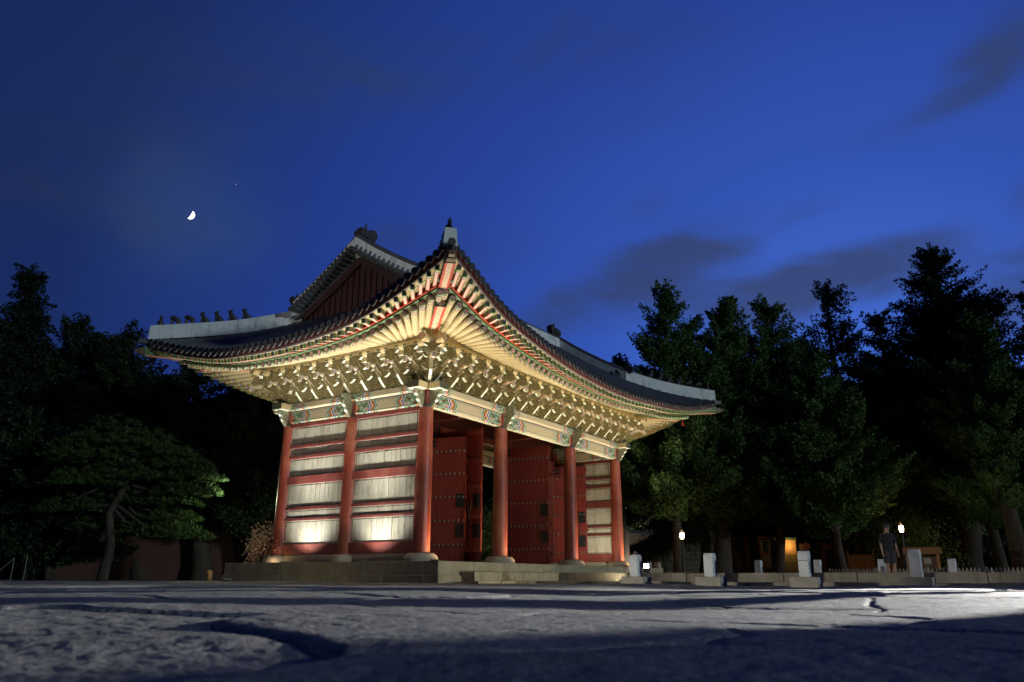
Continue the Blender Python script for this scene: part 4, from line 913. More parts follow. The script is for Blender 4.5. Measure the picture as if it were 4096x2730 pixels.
# ------------------------------------------------------------------ foliage
def leaf_mat(name, a, b2, tr=.25):
    m, nt = new_mat(name); t = NT(nt); o = t.obj(); g = t.n('ShaderNodeNewGeometry').outputs['Random Per Island']
    c = t.mix(t.ramp(t.noise(o, .5, 3), [(.35, 0), (.65, 1)]), a, b2); c = t.mix(t.math('MULTIPLY', g, .5), c, tuple(x*1.5 for x in b2))
    p = t.n('ShaderNodeBsdfPrincipled', {'Base Color': c, 'Roughness': .55, 'Specular IOR Level': .25}); tl = t.n('ShaderNodeBsdfTranslucent', {'Color': c})
    t.out(t.n('ShaderNodeMixShader', {0: tr, 1: p, 2: tl})); M[name] = m
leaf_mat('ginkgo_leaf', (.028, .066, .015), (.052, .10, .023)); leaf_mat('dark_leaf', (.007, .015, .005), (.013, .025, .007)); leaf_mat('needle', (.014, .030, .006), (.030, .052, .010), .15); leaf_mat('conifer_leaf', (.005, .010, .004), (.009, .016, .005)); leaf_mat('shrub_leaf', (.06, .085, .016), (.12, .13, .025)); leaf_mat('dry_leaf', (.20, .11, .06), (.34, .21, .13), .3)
simple('bark', (.034, .028, .022), .9, .2, .45, 5, .9, (3, 3, .35), bscale=7); simple('bark_pale', (.20, .14, .085), .85, .2, .35, 6, .5, (2, 2, .5))
def leaves(P, size, rng, aspect=.55, droop=0.0, n=None):
    N = len(P); nrm = rng.normal(size=(N, 3)); nrm[:, 2] += .6; nrm /= np.linalg.norm(nrm, axis=1)[:, None]; a = rng.normal(size=(N, 3)); a[:, 2] -= droop
    a -= nrm*(a*nrm).sum(1)[:, None]; a /= np.linalg.norm(a, axis=1)[:, None]; b2 = np.cross(nrm, a); s = size*rng.uniform(.6, 1.35, (N, 1))
    v = np.stack([P-a*s*.5, P+b2*s*aspect*.5+a*s*.05, P+a*s*.5+nrm*s*.12, P-b2*s*aspect*.5+a*s*.05], 1).reshape(-1, 3)
    return v, np.arange(N*4).reshape(N, 4)
def foliage(P, size, mat, parent, seed, name='crown', aspect=.55, droop=0.):
    rng = np.random.default_rng(seed); v, f = leaves(P, size, rng, aspect, droop)
    o = bpy.data.objects.new(name, np_mesh(name, v, f, M[mat], False)); COL.objects.link(o); o.parent = parent; return o
def tree(name, loc, H, prof, label, cat='tree', seed=1, r0_=.45, lean=(0, 0), crown0=.25, nl=60, leaf='ginkgo_leaf', lsize=.15, clump=84, sig=.48, rise=.5, group=None, fork=0, sparse=1.0, bark='bark', droop=.0):
    rng = np.random.default_rng(seed); e = empty(name, loc, 0, label, cat, group); b = MB()
    tp = [np.array([lean[0]*(1-(1-z/H)**2) + .12*math.sin(z*.9+seed), lean[1]*(1-(1-z/H)**2)+.12*math.cos(z*.7+seed*2), z]) for z in np.linspace(0, H*.97, 14)]
    tr = [r0_*(1.35 if i == 0 else 1)*(1-i/13.6)**.85+.015 for i in range(14)]; b.tube(tp, tr, 12, 0)
    for k in range(fork):
        a = rng.uniform(0, 6.28); q = [tp[0]+np.array([math.cos(a), math.sin(a), 0])*r0_*.9]
        for z in np.linspace(.8, H*.5, 8): q.append(np.array([math.cos(a)*(r0_*.9+z*.12), math.sin(a)*(r0_*.9+z*.12), z])+rng.normal(size=3)*.08)
        b.tube(q, [r0_*.75*(1-i/9.5)+.02 for i in range(len(q))], 10, 0)
    pts = []; hs = np.array([p_[0] for p_ in prof]); rs = np.array([p_[1] for p_ in prof])
    def blob(c, ax, ra, rb, n):            # leaves filling a tapering spray that points along ax
        n = int(n)
        if n < 3: return
        u = rng.uniform(-1, 1, n); ph = rng.uniform(0, 6.283, n); r = rb*np.sqrt(rng.uniform(.02, 1, n))*(1-.75*np.clip(u, 0, 1))*np.sqrt(np.clip(1-np.clip(-u, 0, 1)**2, .05, 1))
        p1_ = np.cross(ax, [.3, .2, 1.0]); p1_ /= np.linalg.norm(p1_); p2_ = np.cross(ax, p1_)
        pts.append(c + ax*(u*ra)[:, None] + p1_*(r*np.cos(ph))[:, None] + p2_*(r*np.sin(ph)*.75)[:, None])
    zz = np.sort(rng.uniform(crown0, 1, nl)**.92)
    zz = np.concatenate([zz, rng.uniform(crown0, .8, nl//2)])
    for z in zz:
        Rz = float(np.interp(z, hs, rs)); a = rng.uniform(0, 6.283); L = max(.25, Rz*rng.uniform(.55, 1.12)); h0 = z*H; i = min(12, int(h0/(H*.97)*13)); fr_ = min(1, h0/(H*.97)*13-i)
        base = tp[i]*(1-fr_)+tp[min(13, i+1)]*fr_; base = base - np.array([0, 0, min(base[2]*.3, L*rise*.5)])
        d = np.array([math.cos(a), math.sin(a), rise*rng.uniform(.55, 1.3)]); d /= np.linalg.norm(d); droop_l = .16 if rise > .3 else .05
        limb = [base+d*L*s_ + np.array([0, 0, -droop_l*L*s_*s_]) + rng.normal(size=3)*.035*L for s_ in (0, .3, .55, .8, 1.0)]
        b.tube(limb, [max(.012, r0_*.26*(1-z*.75)*(1-.22*k)) for k in range(5)], 6, 0)
        nc = max(3, int(L/.28*sparse))
        for k in range(nc):
            s_ = (k+rng.uniform(.2, 1.0))/nc*.85+.2; s_ = min(s_, 1.02); j = min(3, int(s_*4)); c = limb[j]+(limb[j+1]-limb[j])*(s_*4-j)
            tw = np.array([-d[1], d[0], 0])*rng.uniform(-1, 1)*.42*L*(1.05-s_) + np.array([0, 0, rng.uniform(-.3, .35)*sig]); ax = d*.8+tw*.8/max(.3, L)+np.array([0, 0, .25*rise]); ax /= np.linalg.norm(ax)
            g = rng.uniform(.75, 1.3)*(1.15-.45*s_); blob(c+tw, ax, sig*1.5*g, sig*.72*g, clump*g*g)
    top = tp[-1]; blob(top, np.array([0, 0, 1.0]), .7, .2, clump*.6)
    b.build('trunk', M[bark], e, True); foliage(np.concatenate(pts), lsize, leaf, e, seed, droop=droop); return e
def lean_to(pxb, pxt, pyt, d): a = at(pxb, 1320, d); b_ = at(pxt, pyt, d); return (b_[0]-a[0], b_[1]-a[1])
def gpos(px, d): q = at(px, 1320, d); return (q[0], q[1], GZ0-.02)
def hgt(px, py, d): return at(px, py, d)[2]-GZ0
K = 'tall trees standing right of the gate'
g1 = [(.2, 4.4), (.35, 4.6), (.55, 3.6), (.75, 2.3), (.9, 1.1), (1, .2)]
tree('ginkgo_tree', gpos(1558, 40), hgt(1530, 655, 40), [(.2, 4.2), (.4, 4.6), (.6, 3.7), (.8, 2.1), (.93, .9), (1, .1)], 'leftmost tall ginkgo, its trunk behind the lit street lamp', lean=lean_to(1558, 1530, 655, 40), seed=11, r0_=.26, nl=120, group=K, rise=.75)
tree('ginkgo_tree', gpos(1655, 42), hgt(1655, 690, 42), [(.2, 4.4), (.4, 4.8), (.6, 3.9), (.8, 2.3), (.93, 1.0), (1, .1)], 'tall ginkgo with a broad leafy crown behind the second rank stone', lean=lean_to(1655, 1655, 690, 42), seed=12, r0_=.40, nl=125, group=K, rise=.75)
tree('ginkgo_tree', gpos(1788, 43), hgt(1757, 690, 43), [(.2, 4.0), (.4, 4.4), (.6, 3.4), (.78, 2.1), (.92, 1.2), (1, .2)], 'ginkgo with a leaning trunk in front of the glowing orange wall', lean=lean_to(1788, 1757, 690, 43), seed=13, r0_=.27, nl=105, group=K)
tree('ginkgo_tree', gpos(1975, 46), hgt(1897, 655, 46), [(.22, 3.9), (.45, 4.3), (.62, 3.3), (.7, 2.2), (.85, 1.6), (.94, 1.3), (1, .2)], 'thin crowned ginkgo with open gaps and a ribbed twin trunk', lean=lean_to(1975, 1897, 655, 46), seed=14, r0_=.33, nl=72, group=K, fork=1, sparse=.8)
tree('ginkgo_tree', gpos(1940, 41), hgt(1875, 820, 41), [(.25, 3.8), (.5, 4.2), (.7, 3.0), (.88, 1.5), (1, .2)], 'lower dark ginkgo with a straight smooth trunk near the timber fence', lean=lean_to(1940, 1875, 820, 41), seed=15, r0_=.25, nl=90, group=K)
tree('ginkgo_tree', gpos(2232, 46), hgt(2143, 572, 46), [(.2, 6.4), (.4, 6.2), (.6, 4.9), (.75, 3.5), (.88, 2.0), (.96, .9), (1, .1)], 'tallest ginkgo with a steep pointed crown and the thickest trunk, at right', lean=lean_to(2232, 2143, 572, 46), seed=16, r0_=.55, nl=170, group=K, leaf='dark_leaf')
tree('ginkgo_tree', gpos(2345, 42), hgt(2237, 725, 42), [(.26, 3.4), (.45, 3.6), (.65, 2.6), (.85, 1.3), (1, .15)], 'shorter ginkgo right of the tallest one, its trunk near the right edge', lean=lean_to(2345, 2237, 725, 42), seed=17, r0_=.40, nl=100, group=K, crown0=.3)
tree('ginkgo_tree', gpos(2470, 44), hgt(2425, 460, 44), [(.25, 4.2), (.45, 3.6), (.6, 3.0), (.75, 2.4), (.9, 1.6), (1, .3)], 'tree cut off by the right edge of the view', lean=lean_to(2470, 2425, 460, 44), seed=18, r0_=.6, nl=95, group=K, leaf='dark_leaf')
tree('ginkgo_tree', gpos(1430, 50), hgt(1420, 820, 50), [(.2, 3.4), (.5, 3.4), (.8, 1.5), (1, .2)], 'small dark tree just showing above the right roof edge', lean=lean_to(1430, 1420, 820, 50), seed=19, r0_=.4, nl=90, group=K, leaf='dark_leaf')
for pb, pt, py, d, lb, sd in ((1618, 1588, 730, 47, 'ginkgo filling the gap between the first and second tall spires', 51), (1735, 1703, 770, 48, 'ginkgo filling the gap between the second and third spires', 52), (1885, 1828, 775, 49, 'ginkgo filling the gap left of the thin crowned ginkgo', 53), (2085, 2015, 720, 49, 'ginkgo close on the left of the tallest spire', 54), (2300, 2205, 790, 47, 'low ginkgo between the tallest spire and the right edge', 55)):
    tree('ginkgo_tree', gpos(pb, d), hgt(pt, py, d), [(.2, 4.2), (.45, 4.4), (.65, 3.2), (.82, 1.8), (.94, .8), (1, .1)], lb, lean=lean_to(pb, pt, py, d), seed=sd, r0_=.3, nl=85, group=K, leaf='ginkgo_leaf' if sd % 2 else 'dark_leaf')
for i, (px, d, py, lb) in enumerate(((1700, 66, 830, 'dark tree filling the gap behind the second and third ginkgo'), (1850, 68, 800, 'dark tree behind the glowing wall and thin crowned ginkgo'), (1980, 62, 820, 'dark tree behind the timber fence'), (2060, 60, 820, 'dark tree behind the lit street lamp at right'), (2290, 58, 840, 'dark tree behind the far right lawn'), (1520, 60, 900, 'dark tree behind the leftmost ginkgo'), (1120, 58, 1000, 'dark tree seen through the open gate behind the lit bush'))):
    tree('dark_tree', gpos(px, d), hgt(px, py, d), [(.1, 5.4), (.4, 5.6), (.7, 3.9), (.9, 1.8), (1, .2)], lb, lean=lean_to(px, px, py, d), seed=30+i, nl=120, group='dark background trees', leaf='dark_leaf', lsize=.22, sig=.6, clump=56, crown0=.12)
# left side
L_ = 'trees left of the gate'
tree('fir_tree', gpos(62, 46), hgt(74, 622, 46), [(.15, 3.2), (.45, 2.4), (.65, 1.6), (.78, 1.15), (.9, .65), (.96, .35), (1, .05)], 'dark pointed fir at the far left', lean=lean_to(62, 74, 622, 46), seed=21, r0_=.4, nl=130, leaf='conifer_leaf', rise=.1, lsize=.16, group=L_)
tree('fir_tree', gpos(-20, 44), hgt(5, 735, 44), [(.15, 3.2), (.5, 2.4), (.8, 1.2), (1, .1)], 'shorter fir cut off by the left edge', lean=lean_to(-20, 5, 735, 44), seed=22, r0_=.4, nl=90, leaf='conifer_leaf', rise=.1, group=L_)
tree('broadleaf_tree', gpos(200, 48), hgt(190, 735, 48), [(.12, 4.2), (.4, 4.8), (.7, 4.0), (.88, 2.6), (1, .6)], 'dark broadleaf tree with a wide ragged top between fir and roof', lean=lean_to(200, 190, 735, 48), seed=23, r0_=.5, nl=125, leaf='dark_leaf', lsize=.16, group=L_)
tree('broadleaf_tree', gpos(330, 46), hgt(300, 752, 46), [(.12, 4.4), (.4, 4.6), (.7, 3.6), (.88, 2.2), (1, .5)], 'dark broadleaf tree reaching up to the left roof tip', lean=lean_to(330, 300, 752, 46), seed=24, r0_=.5, nl=110, leaf='dark_leaf', lsize=.16, group=L_)
tree('broadleaf_tree', gpos(470, 44), hgt(460, 800, 44), [(.12, 4.0), (.4, 4.2), (.7, 3.6), (.88, 2.4), (1, .5)], 'dark broadleaf tree under the left eave with sky gaps', lean=lean_to(470, 460, 800, 44), seed=25, r0_=.5, nl=88, leaf='dark_leaf', lsize=.16, group=L_, sparse=.8)
tree('broadleaf_tree', gpos(610, 42), hgt(610, 830, 42), [(.08, 3.8), (.4, 4.2), (.7, 3.4), (.9, 2.0), (1, .5)], 'dark broadleaf tree right behind the left side of the gate', lean=lean_to(610, 610, 830, 42), seed=26, r0_=.5, nl=110, leaf='dark_leaf', lsize=.16, group=L_)
tree('broadleaf_tree', gpos(90, 36), hgt(90, 900, 36), [(.05, 3.0), (.4, 3.4), (.7, 2.6), (.9, 1.4), (1, .4)], 'low dark broadleaf tree in front of the fir', lean=lean_to(90, 90, 900, 36), seed=27, r0_=.35, nl=110, leaf='dark_leaf', lsize=.17, group=L_, crown0=.08)
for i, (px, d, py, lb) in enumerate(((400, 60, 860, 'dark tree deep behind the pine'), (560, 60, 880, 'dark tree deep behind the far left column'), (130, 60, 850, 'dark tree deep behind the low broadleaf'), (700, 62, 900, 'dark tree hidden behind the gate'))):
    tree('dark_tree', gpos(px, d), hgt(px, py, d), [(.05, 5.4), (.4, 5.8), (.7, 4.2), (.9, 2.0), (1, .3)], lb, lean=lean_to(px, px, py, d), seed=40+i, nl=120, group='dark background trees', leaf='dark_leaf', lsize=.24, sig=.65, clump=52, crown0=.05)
# pine with flat layered pads
def pine(loc, pads, label, seed):
    rng = np.random.default_rng(seed); e = empty('pine_tree', loc, 0, label, 'tree'); b = MB(); L0 = np.array(loc); P = []
    tr = [np.array([0, 0, 0]), np.array([.1, -.05, 1.2]), np.array([-.05, .1, 2.3]), np.array([.25, -.25, 3.4]), np.array([.3, -.3, 4.2]), np.array([.25, -.2, 4.9])]
    b.tube(tr, [.19, .15, .13, .10, .07, .03], 10)
    for (q, rx, rz, n, hb) in pads:
        rx, rz, n = rx*1.3, rz*1.5, int(n*2.0)
        q = np.array(q)-L0; bp = np.array([.1, 0, hb]); mid = (bp+q)/2+rng.normal(size=3)*.18+np.array([0, 0, -.15]); b.tube([bp, mid, q+np.array([0, 0, -rz*.3])], [.06, .04, .02], 7)
        rr = np.array([r0[0], r0[1], 0]); ff = np.array([-r0[1], r0[0], 0])
        for k in range(n):
            r_r = math.sqrt(rng.random()); a = rng.uniform(0, 6.283); c = q+rr*rx*r_r*math.cos(a)+ff*rx*.7*r_r*math.sin(a)+np.array([0, 0, rz*(1-r_r*r_r)*rng.uniform(.0, 1)])
            dirs = rng.normal(size=(26, 3)); dirs[:, 2] = np.abs(dirs[:, 2])*.9+.15; dirs /= np.linalg.norm(dirs, axis=1)[:, None]; P.append(np.concatenate([np.repeat(c[None], 26, 0), dirs], 1))
    P = np.concatenate(P); c, d = P[:, :3], P[:, 3:]; L = rng.uniform(.14, .26, (len(P), 1)); s_ = np.cross(d, rng.normal(size=(len(P), 3))); s_ /= np.linalg.norm(s_, axis=1)[:, None]; wd = .013
    v = np.stack([c-s_*wd, c+d*L*.6-s_*wd, c+d*L, c+d*L*.6+s_*wd], 1).reshape(-1, 3); f = np.arange(len(P)*4).reshape(-1, 4)
    o = bpy.data.objects.new('crown', np_mesh('crown', v, f, M['needle'], False)); COL.objects.link(o); o.parent = e; b.build('trunk', M['bark'], e, True); return e
PD = 31
def pad(px, py, w_, h_, n, hb, d=PD): return (at(px, py, d), w_*d/1786, h_*d/1786, n, hb)
pine(gpos(236, PD), [pad(250, 1030, 75, 45, 100, 5.5), pad(190, 1060, 70, 40, 80, 5.0), pad(330, 1050, 70, 40, 90, 5.0), pad(400, 1080, 60, 36, 80, 4.3), pad(455, 1108, 42, 30, 70, 4.2, PD-1), pad(300, 1110, 85, 40, 110, 4.0), pad(190, 1120, 60, 36, 70, 3.6), pad(430, 1140, 55, 30, 80, 3.4, PD-1), pad(370, 1165, 65, 30, 90, 3.2), pad(250, 1165, 60, 30, 60, 3.0, PD+1), pad(395, 1200, 45, 22, 50, 3.0), pad(170, 1180, 60, 26, 50, 2.6, PD+1), pad(400, 1240, 58, 22, 70, 2.6, PD-1), pad(330, 1232, 50, 22, 50, 2.4), pad(210, 1220, 36, 20, 30, 2.2, PD+1)],
     'layered green pine lit from the right, left of the gate', 5)
# shrubs
def shrub(name, px, d, w_, h_, label, seed, leaf='shrub_leaf', n=4200, ls=.13, z0=0, cat='shrub', stems=7, bark='bark_pale', group=None):
    rng = np.random.default_rng(seed); q = gpos(px, d); e = empty(name, (q[0], q[1], q[2]+z0), 0, label, cat, group); b = MB(); P = []
    for k in range(stems*3):
        a = rng.uniform(0, 6.28); r = w_*rng.uniform(.1, .85); h = h_*rng.uniform(.45, 1)*(1-.45*(r/w_)**2); t_ = np.array([math.cos(a)*r, math.sin(a)*r, h])
        if k < stems: b.tube([(0, 0, -.05), t_*np.array([.4, .4, .55]), t_], [.035, .025, .01], 5)
        P.append(t_+rng.normal(size=(n//(stems*3), 3))*np.array([w_*.17, w_*.17, h_*.13]))
    P = np.concatenate(P); P = P[P[:, 2] > .02]; b.build('stems', M[bark], e); foliage(P, ls, leaf, e, seed, 'foliage'); return e

# ------------------------------------------------------------------ background: things beyond the gate
q = at(693, 1250, 44)
shrub('round_shrub', 1121, 41, 1.9, 3.4, 'lit yellow green bush seen through the open gate', 3, n=6000)
shrub('dry_shrub', 612, 27.5, .85, 1.7, 'reddish tan dry shrub behind the far left column', 4, leaf='dry_leaf', n=5200, ls=.09)
shrub('small_tree', 1529, 47, 1.7, 4.2, 'small tree with pale thin trunk left of the street lamp', 6, n=1800, stems=4, cat='small tree')
shrub('small_tree', 1640, 46, 1.6, 4.2, 'small tree with pale forked stems right of the street lamp', 8, n=1600, stems=5, cat='small tree')
shrub('lit_shrub', 2130, 44, 1.9, 3.0, 'faintly amber lit bush behind the notice shelter', 9, n=3600)
shrub('lit_shrub', 2075, 46, 2.2, 4.0, 'taller amber lit bush under the right street lamp', 10, n=4200)
# far wood behind everything
rng = np.random.default_rng(77); P = []
for px in np.arange(-350, 2750, 16):
    d = rng.uniform(72, 84); q = at(px, 1320, d); hh = rng.uniform(7, 10.5)
    for k in range(9): P.append(np.array([q[0], q[1], GZ0+hh*(k+.5)/9])+rng.normal(size=(34, 3))*np.array([1.2, 1.2, .7]))
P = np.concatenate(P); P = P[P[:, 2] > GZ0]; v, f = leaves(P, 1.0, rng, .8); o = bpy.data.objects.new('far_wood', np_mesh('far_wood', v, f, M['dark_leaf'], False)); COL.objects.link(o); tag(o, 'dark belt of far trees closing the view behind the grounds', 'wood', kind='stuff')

m, nt = new_mat('red_brick'); t = NT(nt); br = t.n('ShaderNodeTexBrick', {'Vector': t.uv(), 'Color1': (.05, .013, .008, 1), 'Color2': (.035, .010, .007, 1), 'Mortar': (.06, .042, .032, 1), 'Scale': 1.0, 'Mortar Size': .012, 'Brick Width': .24, 'Row Height': .085}); t.pbr(br.outputs[0], .85); M['red_brick'] = m
m, nt = new_mat('stone_wall'); t = NT(nt); br = t.n('ShaderNodeTexBrick', {'Vector': t.uv(), 'Color1': (.10, .075, .05, 1), 'Color2': (.07, .053, .038, 1), 'Mortar': (.035, .028, .02, 1), 'Scale': 1.0, 'Mortar Size': .02, 'Brick Width': .6, 'Row Height': .3}); t.pbr(br.outputs[0], .9); M['stone_wall'] = m
m, nt = new_mat('yellow_tile'); t = NT(nt); br = t.n('ShaderNodeTexBrick', {'Vector': t.uv(), 'Color1': (.52, .38, .16, 1), 'Color2': (.45, .32, .12, 1), 'Mortar': (.10, .07, .03, 1), 'Scale': 1.0, 'Mortar Size': .02, 'Brick Width': .30, 'Row Height': .14}); t.pbr(br.outputs[0], .8); M['yellow_tile'] = m
simple('ochre_wall', (.62, .34, .12), .8, var=.1); simple('pine_board', (.27, .13, .04), .7, stretch=(6, 6, .5)); simple('dark_board', (.10, .05, .03), .7, stretch=(6, 6, .5)); simple('white_paint', (.26, .26, .22), .6); simple('dark_metal', (.03, .03, .03), .5); simple('cream_plaster', (.15, .12, .08), .85)
def facing(px, d):  # turn a builder's local x along the view's horizontal at that bearing
    q = raydir(px, 1300); return math.atan2(q[1], q[0])-math.pi/2
def wall_seg(name, pxa, da, pxb, db, h, mats, label, cat, coping=None, z0=0):
    a, c = np.array(gpos(pxa, da)), np.array(gpos(pxb, db)); L = np.linalg.norm(c-a); e = empty(name, a, math.atan2(c[1]-a[1], c[0]-a[0]), label, cat)
    b = MB(); b.obox((0, 0, z0-.1), (L, 0, 0), (0, .35, 0), (0, 0, h+.1)); 
    b.uv = [(u_q, v_q*(h+.1)) if True else 0 for u_q, v_q in b.uv]; b.build('masonry', mats, e)
    if coping:
        b = MB(); n = int(L/.3); b.prism([(-.12, 0), (.47, 0), (.40, .12), (.175, .34), (-.05, .12)], (L/2, 0, h), (0, 1, 0), (0, 0, 1), (1, 0, 0), L)
        for k in range(n): b.tube([(L*(k+.5)/n, -.14, h+.06), (L*(k+.5)/n, .175, h+.37)], .06, 6, 0, (0, 0))
        b.build('tile_coping', M[coping], e)
    return e
wall_seg('stone_wall', 1415, 54, 1685, 56, 3.0, M['stone_wall'], 'dim stone garden wall behind the street lamp and forked trees', 'wall', 'tile')
wall_seg('brick_wall', 120, 47, 560, 44, 3.0, M['red_brick'], 'dim red brick wall behind the pine', 'wall', 'tile')
# building wing behind the trees with a floodlit end wall
e = empty('palace_building', gpos(1690, 60), facing(1750, 60), 'low palace building with red posts and one glowing orange wall between trunks', 'building')
sc60 = 60/1786
b = MB(); b.box(0, 3.2, 0, 4, 0, .9); b.build('base', M['cream_plaster'], e)
for x0, x1 in ((.05, .75), (.95, 1.65), (1.85, 3.1)): b = MB(); b.box(x0, x1, -.02, .1, 1.0, 2.9); b.build('wall', M['cream_plaster'], e)
for x in (0, .85, 1.75, 3.2): b = MB(); b.box(x-.08, x+.08, -.08, .08, 0, 3.1); b.build('post', M['rail_red'], e)
for z in (.9, 1.9, 3.0): b = MB(); b.box(.08, 3.12, -.06, .06, z, z+.12); b.build('crossbeam', M['rail_red'], e)
for x in (.25, 1.15, 2.1): b = MB(); b.box(x, x+.35, -.05, .0, 2.05, 2.85); b.build('window', M['black_line'], e)
b = MB(); b.obox((2.95, -.3, 0), (1.3, 0, 0), (0, .5, 0), (0, 0, 1.85)); b.uv = [(a_*1.0, c_*1.85) for a_, c_ in b.uv]; b.build('tiled_dado', M['yellow_tile'], e)
b = MB(); b.box(2.95, 4.25, -.3, .2, 1.86, 2.85); b.build('ochre_wall', M['ochre_wall'], e)
b = MB(); b.box(2.8, 4.32, -.45, .3, 2.86, 3.02); b.build('cornice', M['trim_green'], e)
b = MB(); b.box(4.33, 7.6, -.1, .3, 0, 2.6); b.build('wall', M['cream_plaster'], e)
for x in (4.9, 6.1, 7.5): b = MB(); b.box(x-.09, x+.09, -.2, -.1, 0, 2.7); b.build('post', M['rail_red'], e)
b = MB(); b.box(4.7, 7.7, -.25, -.1, 2.2, 2.6); b.build('crossbeam', M['rail_red'], e)
b = MB(); b.prism([(-1.2, 0), (5, 0), (2.2, 2.2), (1.6, 2.2)], (3.8, 0, 3.9), (0, 1, 0), (0, 0, 1), (1, 0, 0), 9.4); b.build('roof', M['tile'], e)
ld = bpy.data.lights.new('wall_lamp', 'POINT'); ld.energy = 20; ld.color = (1, .66, .26); ld.shadow_soft_size = .1; lo = bpy.data.objects.new('wall_lamp', ld); COL.objects.link(lo); lo.parent = e; lo.location = (3.7, -.75, 2.5)
# second hall corner right of the gate
e = empty('painted_hall', gpos(1432, 52), facing(1440, 52), 'corner of another painted hall with a red column behind the gate', 'hall')
b = MB(); b.tube([(.16, 0, .9), (.10, 0, 3.75)], [.34, .29], 16, 0); b.build('column', M['column_red'], e, True)
b = MB(); b.box(-2, .35, -.15, .15, 3.75, 4.25, 0); b.build('lower_beam', M['beam_under'], e)
b = MB(); b.prism([(.2, 4.1), (.7, 4.5), (1.3, 4.95), (1.5, 5.4), (-.5, 5.4), (-1.5, 5.4), (-1.5, 4.25), (.2, 4.25)], (0, 0, 0), (1, 0, 0), (0, 0, 1), (0, 1, 0), 1.4, 0, down=1); b.build('bracket_set', [M['bracket_green'], M['bracket_pale']], e)
b = MB()
for k in range(16): b.tube([(-1.6+.24*k, -.9-.02*k, 5.35+.006*k*k*.3), (-1.6+.24*k, .9, 5.6+.006*k*k*.3)], .08, 8, 0, (1, 1))
b.build('rafters', [M['trim_green'], M['rafter_end']], e)
b = MB()
for k in range(17): b.tube([(-1.7+.24*k, -1.1-.02*k, 5.62+.007*k*k*.3), (-1.7+.24*k, 1.5, 6.3)], .10, 8, 0, (0, 0))
b.build('roof_tiles', [M['tile']], e)
ld = bpy.data.lights.new('hall_lamp', 'SPOT'); ld.energy = 700; ld.spot_size = R_(80); ld.color = (1, .95, .8); lo = bpy.data.objects.new('hall_lamp', ld); COL.objects.link(lo); lo.parent = e; lo.location = (1.2, -2.6, .4); lo.rotation_euler = Vector((-.25, .55, 1)).to_track_quat('-Z', 'Y').to_euler()
# timber fence panels
e = empty('timber_fence', gpos(1957, 45), facing(2010, 45), 'board fence of upright planks lit orange behind the far rank stones', 'fence'); s_ = 45/1786
def boards(x0, x1, z0, z1, mat, nm):
    b = MB(); n = int((x1-x0)/.13)
    for k in range(n): b.box(x0+(x1-x0)*k/n+.005, x0+(x1-x0)*(k+1)/n-.005, 0, .03, z0, z1)
    for z in (z0+.35, z1-.35): b.box(x0, x1, -.03, -.002, z, z+.08)
    return b.build(nm, M[mat], e)
boards(0, 1.08, .35, 1.42, 'pine_board', 'lit_panel'); boards(1.9, 2.95, .25, 1.55, 'dark_board', 'panel')
for x in (-.06, 1.12, 1.86, 3.0): b = MB(); b.box(x-.05, x+.05, -.05, .08, 0, 1.6); b.build('post', M['pine_board'], e)
# notice shelter
e = empty('notice_shelter', gpos(2092, 34), facing(2100, 34), 'small timber notice shelter with a pitched top behind the tallest rank stone', 'notice board'); s_ = 34/1786
b = MB(); b.box(.05, .95, 0, .06, .32, 1.02); b.build('board', M['dark_board'], e)
for x in (0, 1.0): b = MB(); b.box(x-.05, x+.05, -.05, .10, -.1, 1.12); b.build('post', M['pine_board'], e)
b = MB(); b.prism([(-.30, 0), (.34, 0), (.05, .26), (-.01, .26)], (.5, 0, 1.10), (0, 1, 0), (0, 0, 1), (1, 0, 0), 1.3); b.build('roof', M['pine_board'], e)
b = MB(); b.box(.52, .76, -.012, -.002, .74, .96); b.build('paper_notice', M['white_paint'], e)
# picket fence along the lawn
a, c = np.array(gpos(1905, 36)), np.array(gpos(2420, 31.5)); L = np.linalg.norm(c-a); e = empty('picket_fence', a, math.atan2(c[1]-a[1], c[0]-a[0]), 'low white picket fence along the lawn at right', 'fence')
b = MB(); n = int(L/.14)
for k in range(n): b.prism([(-.035, .02), (.035, .02), (.035, .46), (0, .52), (-.035, .46)], (L*(k+.5)/n, 0, .08), (1, 0, 0), (0, 0, 1), (0, 1, 0), .02)
for z in (.18, .42): b.box(0, L, .012, .03, z, z+.05)
b.build('pickets', M['white_paint'], e)
for k in range(5): b = MB(); b.box(L*k/4-.03, L*k/4+.03, .03, .09, -.05, .62); b.build('post', M['white_paint'], e)

